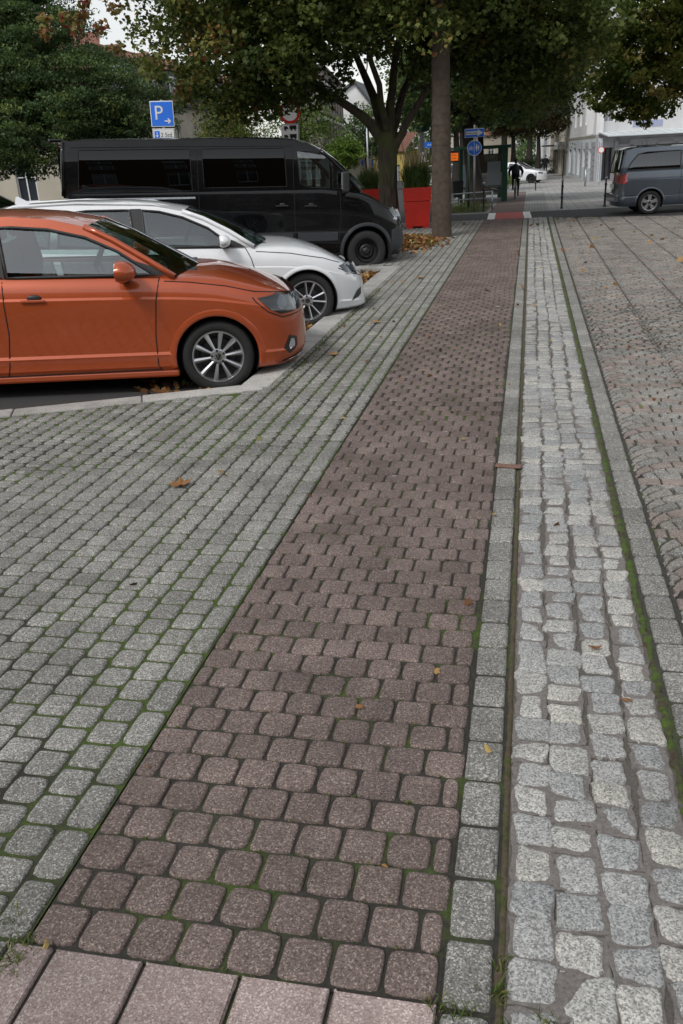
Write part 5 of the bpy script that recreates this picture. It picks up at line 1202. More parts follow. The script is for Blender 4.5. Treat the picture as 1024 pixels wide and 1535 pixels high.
sh = thing('shop_building', 'cream shop building with flat canopies beyond the white corner house', 'building', (0, 0, 0))
g = gz(80)
P3, L = facade(sh, (2.2, 110), (2.98, 80.3), g - .9, 8, [(u, u + 1.9, g + .3, g + 2.0, IRON, PANE) for u in (1, 4, 8, 11.5, 15, 18.5, 22, 25.5)] + [(u, u + 1.2, 3.2, 4.6) for u in (2, 6, 10, 14, 18, 22, 26)], CREAM)
band(P3, 'canopy', IRON, sh, 8, 20, g + 2.35, g + 2.5, .0, 1.3); band(P3, 'canopy', TRIM, sh, 21, 27.5, g + 2.1, g + 2.7, .0, .6)
b = MB(); blob(b, P3(24, g + 2.4, .66), (.05, .55, .16), 16, 8); b.build('shop_sign', SIGNW, sh)
fb = thing('far_building', 'pale buildings at the far end of the right pavement', 'building', (0, 0, 0)); g = gz(110)
P3, L = facade(fb, (.9, 165), (2.1, 112), g - 1.4, 7, [(u, u + 1.4, g + .5, g + 2.2) for u in range(3, 50, 5)] + [(u, u + 1.4, g + 3.5, g + 5) for u in range(3, 50, 5)], WHITER)

# left: long cream house with slate dormers behind the trees
hs_ = thing('cream_house', 'long cream house with slate dormers and red tile strips behind the parking sign', 'building', (0, 0, 0))
A_, B_ = (-27.5, 52), (-22.9, 78)
A_, B_ = (-25.5, 44), (-26.4, 84)
wn_ = [(u, u + 1.0, 1.2, 2.7) for u in range(2, 38, 4)] + [(u, u + 1.0, 3.6, 4.7) for u in range(2, 38, 4)]
P3, L = facade(hs_, A_, B_, -1.2, 6.0, wn_, CREAM)
# the facade faces east (towards +x)
band(P3, 'eaves', SLATE, hs_, 0, L, 5.95, 6.15, -.2, .45)
b = MB(); b.add([P3(0, 6.15, .3), P3(L, 6.15, .3), P3(L, 9.6, -2.4), P3(0, 9.6, -2.4), P3(0, 9.6, -3.2), P3(L, 9.6, -3.2)], [(0, 1, 2, 3), (3, 2, 5, 4)]); b.build('roof', TILER, hs_)
for u in range(1, 38, 5):
    band(P3, 'dormer', SLATE, hs_, u, u + 3.2, 6.2, 8.3, -1.9, .12)
    b = MB(); V = [P3(u - .2, 8.3, .25), P3(u + 3.4, 8.3, .25), P3(u + 1.6, 9.1, .25), P3(u - .2, 8.3, -2.2), P3(u + 3.4, 8.3, -2.2), P3(u + 1.6, 9.1, -2.2)]
    b.add(V, [(0, 1, 2), (0, 2, 5, 3), (1, 4, 5, 2), (3, 4, 5)]); b.build('dormer_roof', TILER, hs_)
    for q in range(3):
        f = band(P3, 'dormer_window', TRIM, hs_, u + .3 + q * .95, u + 1.1 + q * .95, 6.6, 7.9, .12, .16); band(P3, 'pane', PANEL, f, u + .38 + q * .95, u + 1.02 + q * .95, 6.7, 7.8, .161, .165)
for u in (9, 19): band(P3, 'drainpipe', GREYR, hs_, u, u + .14, -1, 6, .02, .14)
# lower cream house seen left of the van
lh = thing('garage_house', 'cream house front with white-framed window and grey shutter left of the van', 'building', (0, 0, 0))
P3, L = facade(lh, (-33, 38), (-20.5, 42), -.5, 5.2, [(8.8, 9.75, .55, 2.2, TRIM, PANE), (3.2, 4.2, .55, 2.2, TRIM, PANE)], CREAM)
for k in range(7): band(P3, 'shutter_slat', GREYR, lh, 5.0, 7.0, -.1 + k * .42, .29 + k * .42, .01, .05)
band(P3, 'corner_pilaster', TRIM, lh, 7.05, 7.5, -.5, 3.4, .002, .12)
b = MB(); b.add([P3(-.3, 5.2, .3), P3(L + .3, 5.2, .3), P3(L + .3, 8.2, -3), P3(-.3, 8.2, -3)], [(0, 1, 2, 3)]); b.build('roof', TILER, lh)
# apartments further down
ap = thing('apartment_house', 'brown stone apartment house with rows of tall windows in the left distance', 'building', (0, 0, 0))
P3, L = facade(ap, (-18.0, 80), (-21.6, 108), -1.5, 9.3, [(u, u + 1.5, z, z + 1.9) for u in (1.5, 5, 8.5, 12, 15.5, 19, 22.5, 26) for z in (.3, 3.1, 6.0)], BROWNR, pane=PANE)
for z in (2.6, 5.5, 8.4, 9.3): band(P3, 'cornice', BROWNR, ap, 0, L, z, z + .16, .002, .3)
for u in (1.3, 4.8, 8.3, 11.8, 15.3, 18.8, 22.3, 25.8):
    for z in (2.3, 5.1, 8.0): band(P3, 'lintel', TRIM, ap, u, u + 1.9, z, z + .2, .002, .2)
gh = thing('gabled_house', 'tall white gable wall with dark roof beyond the brown apartments', 'building', (0, 0, 0))
b = MB(); b.prism([(-22.4, -2), (-18.6, -2), (-18.6, 7.0), (-20.9, 9.9), (-22.4, 9.0)], 112, 120); b.build('wall', WHITER, gh)
b = MB(); b.prism([(-20.95, 9.95), (-18.4, 6.8), (-18.2, 7.0), (-20.9, 10.3), (-22.6, 9.3), (-22.6, 9.0)], 111.6, 121); b.build('roof', SLATE, gh)
b = MB(); b.box((-20.9, 111.98, 7.6), (.35, .06, .5)); b.build('window', PANE, gh)
b = MB(); b.prism([(-21.9, -2), (-17.8, -2), (-17.8, 3.2), (-21.9, 3.9)], 109.0, 111.9); b.build('side_wing', CREAM, gh)
sr = thing('shop_row', 'low pale blue shop front between the far gable and the yellow house', 'building', (0, 0, 0))
P3, L = facade(sr, (-19.0, 103.5), (-16.6, 100.5), -2, 2.2, [(.3, 1.4, -1, .6, IRON, PANE), (1.9, 3.2, -1, .6, IRON, PANE)], PALEB); band(P3, 'shop_sign', SIGNB, sr, .3, 3.2, .9, 1.4, .01, .1)
yh = thing('yellow_house', 'yellow house front seen left of the maple trunk far down the street', 'building', (0, 0, 0))
P3, L = facade(yh, (-16.7, 99), (-13.0, 97), -2, 2.1, [(.4, 1.0, -1, .8), (1.5, 2.1, -1, .8), (2.8, 3.5, -1, .8)], YELR)
b = MB(); b.add([P3(-.2, 2.1, .3), P3(L + .2, 2.1, .3), P3(L, 4, -2.5), P3(0, 4, -2.5)], [(0, 1, 2, 3)]); b.build('roof', TILER, yh)
th_ = thing('terrace_house', 'pale terrace houses across the street behind the bus shelter', 'building', (0, 0, 0))
P3, L = facade(th_, (-9.5, 125), (-2.2, 128), -2.6, 3.6, [(u, u + .9, z, z + 1.2) for u in (.6, 2.4, 4.2, 6.0) for z in (-1.3, .9)], CREAM)
b = MB(); b.add([P3(-.2, 3.6, .3), P3(L + .2, 3.6, .3), P3(L, 5.6, -2.5), P3(0, 5.6, -2.5)], [(0, 1, 2, 3)]); b.build('roof', TILER, th_)
# unseen house row added behind the viewer, dark brown, only for paintwork reflections
rb = thing('reflection_house_row', 'brown house row added behind the viewer, there only to be mirrored in the car doors', 'building', (0, 0, 0))
P3, L = facade(rb, (30, -16), (-36, -20), -.3, 10.5, [(u, u + 1.3, z, z + 1.8) for u in range(2, 64, 4) for z in (.9, 4.0, 7.0)], plain('dark_brown_render', (.12, .085, .06), .9), pane=PANE)

# ------------------------------------------------------------------ street furniture
pole = thing('concrete_pole', 'thick tapered brown concrete pole standing beside the red planter', 'pole', (-1.95, 20.65, 0))
b = MB(); b.lathe([(.235, -.05), (.225, .25), (.218, 1.2), (.205, 2.6), (.19, 4.2), (.17, 6.2), (.15, 8.5), (0, 8.5)], 40); b.build('shaft', CONC, pole, True)
b = MB(); b.lathe([(.222, .0), (.222, .015)], 40, (0, 0, 1.95)); b.lathe([(.215, .0), (.215, .012)], 40, (0, 0, 2.35)); b.build('band', CONC, pole, True)['kind'] = 'stuff'
def planter(loc, s, label, lip=True, seed=1, n=900):
    t = thing('planter', label, 'planter', loc, (0, 0, R(8)), scale=s)
    o = MB()
    for z0, z1, w0, w1 in ((.06, .66, .60, .69), (.675, 1.0, .70, .73)):
        V = []
        for z, wv in ((z0, w0), (z1, w1), (z1, w1 - .08), (z0 + .02, w0 - .08)):
            V += [(-wv / 2, -wv / 2, z), (wv / 2, -wv / 2, z), (wv / 2, wv / 2, z), (-wv / 2, wv / 2, z)]
        o.add(V, [(i * 4 + j, i * 4 + (j + 1) % 4, i * 4 + 4 + (j + 1) % 4, i * 4 + 4 + j) for i in range(3) for j in range(4)])
    o.box((0, 0, .05), (.56, .56, .02)); bevel(o.build('tub', REDP, t), .012, 2)
    for sx in (-.21, .21):
        for sy in (-.21, .21): f = MB(); f.box((sx, sy, .03), (.15, .15, .06)); f.build('foot', REDP, t)
    f = MB(); f.box((0, 0, .90), (.62, .62, .02)); f.build('soil', BED, t)
    r_ = np.random.RandomState(seed); P_ = np.c_[r_.uniform(-.3, .3, n), r_.uniform(-.3, .3, n), r_.uniform(.9, .95, n)]
    V = []; F = []; T = []
    for p in P_:
        h = r_.uniform(.35, .72) if r_.rand() > .06 else r_.uniform(.9, 1.25); a = r_.uniform(0, 6.28); ln = r_.uniform(.05, .45) * h; w_ = .012
        d = np.array([math.cos(a), math.sin(a), 0]); s_ = np.array([-d[1], d[0], 0]) * w_; b0 = len(V)
        for q, k in ((0, 1), (.4, 1), (.75, .8), (1, .1)):
            c = p * [1, 1, 1] + d * ln * q ** 2 + [0, 0, h * (q - .25 * q * q * (ln / h * 2))]; V += [tuple(c - s_ * k), tuple(c + s_ * k)]
        F += [(b0 + i * 2, b0 + i * 2 + 1, b0 + i * 2 + 3, b0 + i * 2 + 2) for i in range(3)]; tv = r_.uniform(.1, .6) if h < .9 else .97; T += [tv] * 3
    raw('ornamental_grass', V, F, L_GRASS, t, tone=T)
    q_ = r_.normal(0, 1, (120, 3)); q_ /= np.linalg.norm(q_, axis=1)[:, None]; leaf_cloud('foliage', q_ * r_.uniform(.2, 1, (120, 1)) * [.42, .42, .34] + [0, 0, 1.26], [.13] * 120, 44, .10, L_DARK, t, [.55] * 120, 1, 'blade', -.8, seed)
    for i in range(26):
        a = r_.uniform(0, 6.28); q = r_.uniform(.1, .45); f = MB(); c = Vector((math.cos(a) * q, math.sin(a) * q, 1.75 + r_.uniform(-.2, .3)))
        f.tube([Vector((c.x * .3, c.y * .3, .92)), Vector((c.x * .7, c.y * .7, 1.5)), c], .004, 4); f.tube([c - Vector((0, 0, .12)), c, c + Vector((c.x * .15, c.y * .15, .17))], [.006, .016, .003], 6); f.build('seed_head', STRAW, t)
    return t
planter((-2.86, 23.55, 0), 1.0, 'tall square red plastic planter with ornamental grass between maple trunk and pole')
planter((-4.75, 27.2, -.01), .9, 'second red planter half hidden behind the maple trunk', seed=4, n=500)
# blue path sign on the far corner
ps = thing('path_sign', 'round blue bicycle and pedestrian sign under a blue one-way arrow on one post', 'road sign', (-1.72, 29.15, -.02))
b = MB(); b.tube([(0, 0, 0), (0, 0, 2.55)], .03, 12); b.build('post', GALV, ps, True)
def disc(b, r_, y, z, n=36): b.lathe([(r_, y), (0, y)], n, (0, 0, z), 'Y')
b = MB(); b.lathe([(0, -.034), (.225, -.034), (.225, -.05), (0, -.05)], 40, (0, 0, 1.89), 'Y'); b.build('sign_disc', SIGNW, ps)
b = MB(); disc(b, .207, -.053, 1.89); b.build('blue_face', SIGNB, ps)
b = MB(); b.box((0, -.056, 1.89), (.012, .004, .40)); 
def ring2(b, cx, cz, r_, w_=.010, y=-.056, n=18): b.tube([(cx + r_ * math.cos(2 * math.pi * i / n), y, cz + r_ * math.sin(2 * math.pi * i / n)) for i in range(n + 1)], w_ * .5, 5, cap=False)
ring2(b, -.145, 1.87, .036, .014); ring2(b, -.058, 1.87, .036, .014)
for p, q in (((-.145, 1.87), (-.12, 1.925)), ((-.12, 1.925), (-.075, 1.925)), ((-.145, 1.87), (-.105, 1.87)), ((-.105, 1.87), (-.075, 1.925)), ((-.058, 1.87), (-.08, 1.94)), ((-.135, 1.935), (-.11, 1.935)), ((-.095, 1.95), (-.07, 1.94))):
    b.tube([(p[0], -.056, p[1]), (q[0], -.056, q[1])], .005, 5)
for cx, s in ((.07, 1.0), (.13, .75)):   # adult and child
    b.lathe([(.017 * s, -.055), (0, -.055)], 14, (cx, 0, 1.89 + .10 * s), 'Y')
    b.prism([(cx - .022 * s, 1.89 + .075 * s), (cx + .022 * s, 1.89 + .075 * s), (cx + .034 * s, 1.89 - .02 * s), (cx + .014 * s, 1.89 - .02 * s), (cx + .012 * s, 1.89 - .10 * s), (cx - .012 * s, 1.89 - .10 * s), (cx - .014 * s, 1.89 - .02 * s), (cx - .034 * s, 1.89 - .02 * s)], -.058, -.054)
b.build('pictogram', SIGNW, ps)['kind'] = 'stuff'
for p in [(-.28, .30)]: 
    b = MB(); M_ = Matrix.Rotation(0, 3, 'Y'); b.box((.0, -.045, 2.32), (.60, .012, .25)); ar_ = bevel(b.build('arrow_sign', SIGNW, ps), .004, 1)
b = MB(); b.box((.0, -.0535, 2.32), (.575, .004, .225)); b.build('blue_face', SIGNB, ps)
b = MB(); b.prism([(-.26, 2.37), (.10, 2.37), (.10, 2.415), (.27, 2.32), (.10, 2.225), (.10, 2.27), (-.26, 2.27)], -.059, -.056); b.build('arrow', SIGNW, ps)
text('Einbahnstraße', .062, SIGNK, ps, (-.08, -.061, 2.32))
# parking sign
pk = thing('parking_sign', 'blue parking sign with arrow and small 2 Std. plate above the van roof', 'road sign', (-9.95, 24.1, .0), (0, R(2), R(8)))
b = MB(); b.tube([(0, 0, 0), (0, 0, 3.5)], .035, 12); b.build('post', GALV, pk, True)
def plate(root, cx, cz, w_, h_, y=-.05, mt=SIGNW, nm='sign_plate'):
    b = MB(); b.box((cx, y, cz), (w_, .012, h_)); return bevel(b.build(nm, mt, root), .01, 2)
plate(pk, 0, 3.15, .64, .64); plate(pk, 0, 3.15, .60, .60, -.056, SIGNB, 'blue_face')
text('P', .50, SIGNW, pk, (-.09, -.066, 3.16), ext=.002)
b = MB(); b.prism([(.06, 2.955), (.17, 2.955), (.14, 2.905), (.175, 2.905), (.24, 2.97), (.175, 3.035), (.14, 3.035), (.17, 2.985), (.06, 2.985)], -.068, -.064); b.build('arrow', SIGNW, pk)
plate(pk, 0, 2.62, .62, .34); plate(pk, -.0, 2.62, .60, .32, -.0535, SIGNK, 'plate_border'); plate(pk, 0, 2.62, .58, .30, -.056, SIGNW, 'plate_face')
plate(pk, -.18, 2.62, .15, .22, -.059, SIGNB, 'disc_symbol'); b = MB(); b.prism([(-.19, 2.70), (-.17, 2.70), (-.17, 2.62), (-.14, 2.62), (-.18, 2.56), (-.22, 2.62), (-.19, 2.62)], -.07, -.066); b.build('symbol', SIGNW, pk)
text('2 Std.', .15, SIGNK, pk, (.09, -.064, 2.62))
# lorry sign
ls = thing('lorry_sign', 'round prohibition sign with lorry plate, upper half hidden by maple leaves', 'road sign', (-6.92, 26.2, -.02), (0, R(2), R(10)))
b = MB(); b.tube([(0, 0, 0), (0, 0, 3.4)], .035, 12); b.build('post', GALV, ls, True)
b = MB(); b.lathe([(0, -.036), (.30, -.036), (.30, -.05), (0, -.05)], 36, (0, 0, 3.10), 'Y'); b.build('red_ring', SIGNR, ls); b = MB(); disc(b, .225, -.053, 3.10); b.build('sign_face', SIGNW, ls)
plate(ls, 0, 2.55, .52, .50); plate(ls, 0, 2.55, .50, .48, -.053, SIGNK, 'plate_border'); plate(ls, 0, 2.55, .47, .45, -.056, SIGNW, 'plate_face')
b = MB()
for z in (2.66, 2.43):
    b.prism([(-.02, z), (.18, z), (.18, z + .10), (-.02, z + .10)], -.066, -.063); b.prism([(-.18, z), (-.06, z), (-.06, z + .04), (-.10, z + .08), (-.18, z + .08)], -.066, -.063)
    for x in (-.14, .04, .14): b.lathe([(.026, -.064), (0, -.064)], 12, (x, 0, z - .02), 'Y')
b.build('lorry_pictogram', SIGNK, ls)['kind'] = 'stuff'
# bollards
def bollard(loc, label, s=1.0, group='metal bollards along the far kerb', rz=0):
    t = thing('bollard', label, 'bollard', loc, group=group, scale=s)
    b = MB(); b.lathe([(.045, 0), (.045, .03), (.034, .05), (.031, .30), (.042, .32), (.042, .36), (.030, .38), (.028, .62), (.040, .64), (.040, .68), (.026, .70), (.024, .80)], 20); b.build('shaft', IRON, t, True, angle=40)
    b = MB(); blob(b, (0, 0, .84), (.042, .042, .045), 14, 8); b.build('knob', GALV, t, True); return t
bollard((-1.42, 29.3, -.02), 'ornate iron bollard right of the round blue path sign')
bollard((1.0, 29.1, -.02), 'ornate iron bollard in the middle of the far pavement edge')
bollard((2.3, 29.2, -.02), 'ornate iron bollard just left of the grey minivan')
bollard((.30, 47.6, gz(47.6)), 'small bollard before the distant white car', .95)
for (x, y, lb) in ((2.90, 50.4, 'plain steel post in front of the corner house, left of the doorway'),):
    t = thing('steel_post', lb, 'post', (x, y, gz(y))); b = MB(); b.tube([(0, 0, 0), (0, 0, .85)], .055, 12); b.build('post_shaft', GALV, t, True)
t = thing('pavement_sapling', 'thin staked young tree on the far pavement behind the middle bollard', 'tree', (1.35, 40, gz(40)))
b = MB(); b.tube([(0, 0, 0), (.02, 0, 1.2), (0, 0, 2.0)], [.03, .02, .01], 8); b.build('trunk', BARKD, t, True)
leaf_cloud('crown', np.random.RandomState(1).normal(0, .22, (16, 3)) + [0, 0, 1.9], [.2] * 16, 10, .07, L_BROWN, t, shape='leaf', seed=2)
# green bus shelter
bs = thing('bus_shelter', 'green framed glass bus shelter behind the tree left of the cycle path', 'shelter', (-1.80, 37.6, gz(37)), (0, 0, R(5)))
for i, (x, y) in enumerate(((-.95, -1.3), (.72, -1.3), (-.95, 1.6), (.72, 1.6))):
    b = MB(); b.box((x, y, .98), (.10 if x < 0 else .22, .10, 1.96)); b.build('frame_post', GREENM, bs)
b = MB(); b.box((-.1, .1, 2.0), (2.1, 3.4, .12)); bevel(b.build('roof', GREENM, bs), .03, 2)
for y in (-1.3, 1.6): b = MB(); b.box((.1, y, 1.0), (1.2, .02, 1.5)); b.build('glass_panel', GLASSW, bs)
b = MB(); b.box((.72, .15, 1.05), (.02, 2.7, 1.6)); b.build('glass_panel', GLASSW, bs); b = MB(); b.box((.1, .2, .45), (.35, 2.0, .04)); b.build('bench', GREENM, bs)
b = MB(); b.box((.3, -1.33, 1.05), (.5, .03, .85)); b.build('timetable', PANEL, bs)
db = thing('departure_board', 'green departure board with orange display left of the blue sign post', 'display', (-2.45, 31.2, gz(31)))
b = MB(); b.tube([(.42, 0, 0), (.42, 0, 2.0)], .035, 10); b.build('post', GREENM, db, True)
b = MB(); b.box((.02, 0, 1.93), (1.0, .10, .06)); b.build('top_rail', GREENM, db); b = MB(); b.box((-.12, 0, 1.70), (.48, .14, .38)); bevel(b.build('housing', IRON, db), .015, 2)
b = MB(); b.box((-.10, -.074, 1.68), (.36, .006, .24)); b.build('screen', LED, db); text('1  10 Min', .06, SIGNK, db, (-.10, -.079, 1.73)); text('4  12 Min', .06, SIGNK, db, (-.10, -.079, 1.63))
# railing with hoops
rl = thing('tube_railing', 'low grey tube railing on the verge in front of the shelter', 'railing', (-2.2, 30.6, gz(30)))
b = MB(); b.tube([(-2.0, .4, .50), (-.6, 0, .50), (1.0, -.1, .56)], .022, 8); b.build('top_rail', GALV, rl, True); b = MB(); b.tube([(-2.0, .4, .30), (-.6, 0, .32), (1.0, -.1, .36)], .018, 8); b.build('lower_rail', GALV, rl, True)
for x, y in ((-2.0, .4), (-.6, 0), (1.0, -.1)): b = MB(); b.tube([(x, y, 0), (x, y, .56)], .024, 8); b.build('railing_post', GALV, rl, True)
for i, (x, y) in enumerate(((-3.5, 35), (-3.85, 36), (-4.6, 38.5), (-4.2, 37.2))):
    t = thing('bike_stand', ('hoop bicycle stand nearest the pole', 'second hoop bicycle stand behind the pole', 'farthest hoop bicycle stand at the kerb', 'third hoop bicycle stand at the kerb')[i], 'bicycle stand', (x, y, gz(y)), (0, 0, R(70)), 'bicycle stands')
    b = MB(); b.tube([(-.3, 0, 0), (-.3, 0, .62), (-.24, 0, .75), (-.1, 0, .8), (.1, 0, .8), (.24, 0, .75), (.3, 0, .62), (.3, 0, 0)], .022, 8); b.build('hoop', GALV, t, True)
t = thing('litter_bin', 'grey litter bin under the departure board', 'bin', (-2.75, 36.0, gz(36)), scale=.9)
b = MB(); b.lathe([(0, .25), (.2, .25), (.24, .9), (.25, .92), (.2, .93), (0, .80)], 24); b.build('bin_body', IRON, t, True, angle=40); b = MB(); b.tube([(0, .22, 0), (0, .22, .9)], .03, 8); b.build('bin_post', GALV, t, True)
# lamps
lp = thing('street_lamp', 'grey steel lamp post with green flower basket between maple trunk and concrete pole', 'street lamp', (-3.98, 34.6, gz(34)))
b = MB(); b.tube([(0, 0, 0), (0, 0, 3), (0, 0, 7.5)], [.10, .085, .06], 16); b.build('post', GALV, lp, True)
b = MB(); b.tube([(0, 0, 7.4), (.5, 0, 7.7), (1.2, 0, 7.75)], .035, 8); b.build('arm', GALV, lp, True); b = MB(); b.box((1.4, 0, 7.73), (.6, .22, .1)); bevel(b.build('lamp_head', IRON, lp), .03, 2)
fbk = thing('flower_basket', 'green hanging flower basket on the grey lamp post', 'planter', (-3.98, 34.6, gz(34) + 2.6))
b = MB(); b.lathe([(.12, 0), (.28, .04), (.33, .26), (.34, .28), (.12, .27)], 20); b.build('basket', GREENM, fbk, True, angle=40)
leaf_cloud('flowers', np.random.RandomState(4).uniform(-.3, .3, (30, 3)) * [1, 1, .3] + [0, 0, .38], [.14] * 30, 14, .06, L_BRIGHT, fbk, shape='leaf', seed=3)
st2 = thing('street_name_sign', 'blue street name sign left of the concrete pole', 'street sign', (-3.05, 31.8, gz(31)), (0, 0, R(4)))
b = MB(); b.tube([(.25, .03, 0), (.25, .03, 2.35)], .03, 10); b.build('post', GALV, st2, True)
b = MB(); b.box((-.10, 0, 2.10), (.85, .02, .17)); b.build('name_plate', SIGNB, st2); text('Ambrosiusplatz', .105, SIGNW, st2, (-.10, -.012, 2.10)); b = MB(); b.box((.05, 0, 1.94), (.50, .02, .12)); b.build('name_plate', SIGNB, st2); text('12-20', .08, SIGNW, st2, (.05, -.012, 1.94))
nt_ = thing('small_notice', 'small white notice fixed on the grey lamp post above the planter grass', 'notice', (-3.93, 34.45, gz(34) + 1.75)); b = MB(); b.box((0, 0, 0), (.26, .02, .34)); b.build('notice_board', SIGNW, nt_); text('P', .16, SIGNR, nt_, (0, -.012, .02))
l2 = thing('street_lamp', 'thin distant lamp post with white box left of the maple trunk', 'street lamp', (-8.75, 50, gz(50)))
b = MB(); b.tube([(0, 0, 0), (0, 0, 3.9)], .045, 8); b.build('post', GALV, l2, True); b = MB(); b.box((.28, 0, 3.15), (.3, .1, .3)); b.build('lamp_box', SIGNW, l2)
gb = thing('recycling_column', 'green and white advertising column left of the cyclist', 'column', (-1.9, 60, gz(60))); b = MB(); b.lathe([(.28, 0), (.3, .2), (.3, .6), (.0, .6)], 20); b.build('base', SIGNW, gb, True, angle=40); b = MB(); b.lathe([(.3, .6), (.3, 1.2), (.2, 1.35), (0, 1.4)], 20); b.build('upper_part', plain('light_green', (.15, .5, .1), .5), gb, True, angle=40)
for i, (x, y, pm, lb, rz) in enumerate([(-6.1, 66, P_SILVER, 'silver car down the street right of the concrete pole', 80), (-5.1, 72, P_WHITE, 'white car parked behind the silver one down the street', 85), (-4.2, 58, P_GREY, 'grey car partly hidden by the shelter posts', 95), (-2.9, 66, P_BLACK, 'dark car behind the cyclist on the left', 92)]):
    far_car(lb, pm, (x, y, gz(y)), R(rz), 1.0, 'distant cars in the street')
far_car('dark blue car roof showing behind the white estate car', P_BLUE, (-12.0, 20.2, .03), R(15), 1.12)
far_car('yellow car roof peeking over the orange hatchback at the left edge', P_YELLOW, (-14.3, 19.6, .03), R(15), 1.1)

# ------------------------------------------------------------------ people
def skin_mesh(name, chains, mt, parent, sub=2, root_i=0):
    """chains: list of (points, radii); first point of later chains joins the nearest existing vertex"""
    V = []; E2 = []; RR = []
    for pts, rads, join in chains:
        prev = join
        for p, r_ in zip(pts, rads):
            V.append(p); RR.append(r_); i = len(V) - 1
            if prev is not None: E2.append((prev, i))
            prev = i
    me = bpy.data.meshes.new(name); me.from_pydata(V, E2, []); o = bpy.data.objects.new(name, me); link(o, parent)
    md = o.modifiers.new('skin', 'SKIN'); md.use_smooth_shade = True
    for i, r_ in enumerate(RR):
        sv = me.skin_vertices[0].data[i]; sv.radius = r_ if hasattr(r_, '__len__') else (r_, r_); sv.use_root = (i == root_i)
    s = o.modifiers.new('sub', 'SUBSURF'); s.levels = s.render_levels = sub
    dg = bpy.context.evaluated_depsgraph_get(); m2 = bpy.data.meshes.new_from_object(o.evaluated_get(dg)); o.modifiers.clear(); o.data = m2
    m2.materials.clear(); m2.materials.append(mt); m2.polygons.foreach_set('use_smooth', [True] * len(m2.polygons)); return o
CY = (-.57, 38.0, gz(38)); cs_ = .83
bk = thing('bicycle', 'bicycle ridden away along the red cycle path', 'bicycle', CY, (0, 0, R(-2)), scale=cs_)
for y in (-.52, .52):
    b = MB(); b.tube([(0, y + .33 * math.cos(a), .35 + .33 * math.sin(a)) for a in [2 * math.pi * i / 32 for i in range(33)]], .019, 8, cap=False); wv = b.build('wheel', plain('grey_tyre', (.06, .06, .06), .8), bk, True)
    b = MB(); b.tube([(0, y + .305 * math.cos(a), .35 + .305 * math.sin(a)) for a in [2 * math.pi * i / 32 for i in range(33)]], .008, 6, cap=False)
    b.build('rim', GALV, wv, True)
    b = MB()
    for i in range(16): a = 2 * math.pi * i / 16; b.tube([(.0, y, .35), (0, y + .3 * math.cos(a), .35 + .3 * math.sin(a))], .0015, 3)
    b.build('spokes', GALV, wv)['kind'] = 'stuff'
b = MB()
for p, q, r_ in (((0, -.52, .35), (0, -.12, .88), .011), ((0, -.52, .35), (0, -.05, .32), .012), ((0, -.05, .32), (0, -.16, .95), .016), ((0, -.05, .32), (0, .36, .82), .018), ((0, -.13, .84), (0, .34, .90), .015), ((0, .38, .78), (0, .52, .35), .014), ((0, .34, .95), (0, .38, .78), .018)): b.tube([p, q], r_, 8)
b.build('frame', IRON, bk, True)
b = MB(); b.tube([(-.3, .28, 1.02), (-.15, .36, 1.0), (0, .36, 1.0), (.15, .36, 1.0), (.3, .28, 1.02)], .013, 8); b.build('handlebar', IRON, bk, True)
b = MB(); blob(b, (0, -.17, .97), (.08, .13, .03), 12, 6); b.build('saddle', BLACKP, bk, True); b = MB(); b.box((0, -.84, .42), (.05, .01, .08)); b.build('rear_light', LAMPRED, bk); b = MB(); b.tube([(-.03, -.86, .45), (0, -.8, .62), (0, -.6, .72)], .02, 6); b.build('mudguard', GALV, bk, True)
b = MB(); b.box((0.14, -.05, .17), (.10, .09, .02)); b.box((-.14, -.05, .47), (.10, .09, .02)); b.build('pedals', BLACKP, bk)['kind'] = 'stuff'
pr = thing('person', 'cyclist in black jacket and trousers with backpack, riding away on the cycle path', 'person', CY, (0, 0, R(-2)), scale=cs_)
sk = skin_mesh('body', [([(0, -.17, 1.03), (0, -.15, 1.15), (0, -.09, 1.32), (0, -.03, 1.47), (0, .0, 1.56), (0, .03, 1.63)], [(.20, .15), (.20, .14), (.23, .15), (.20, .13), (.07, .07), (.06, .06)], None),
    ([(.21, -.03, 1.46), (.33, .03, 1.25), (.29, .24, 1.10)], [.085, .07, .045], 3), ([(-.21, -.03, 1.46), (-.33, .03, 1.25), (-.29, .24, 1.10)], [.085, .07, .045], 3),
    ([(.10, -.10, .98), (.13, .17, .70), (.13, -.02, .28), (.13, .06, .20)], [.095, .07, .045, .035], 0), ([(-.10, -.10, .98), (-.13, .24, .92), (-.13, .06, .55), (-.13, .14, .49)], [.095, .07, .045, .035], 0)], CLOTH, pr)
hd = MB(); blob(hd, (0, .06, 1.73), (.078, .098, .115), 16, 12); blob(hd, (0, .155, 1.715), (.014, .02, .02), 8, 6); blob(hd, (.08, .06, 1.72), (.012, .022, .032), 8, 6); blob(hd, (-.08, .06, 1.72), (.012, .022, .032), 8, 6); h_ = hd.build('head', SKIN, pr, True); h_['kind'] = 'stuff'
hr = MB(); blob(hr, (0, .045, 1.76), (.09, .105, .105), 16, 10); hr.build('hair', HAIR, pr, True)
for s in (-1, 1):
    skin_mesh('hand', [([(s * .29, .25, 1.09), (s * .295, .30, 1.065), (s * .295, .345, 1.05)], [.032, .036, .03], None)] + [([(s * (.27 + .018 * k), .375, 1.04), (s * (.27 + .018 * k), .385, 1.015 - .002 * k)], [.0095, .008], 2) for k in range(4)] + [([(s * .262, .31, 1.04)], [.010], 1)], SKIN, pr, 1)
    sb_ = MB(); yy_, zz = (.06, .17) if s > 0 else (.14, .46); blob(sb_, (s * .13, yy_, zz), (.045, .13, .045), 12, 8); sb_.build('shoe', BLACKP, pr, True)
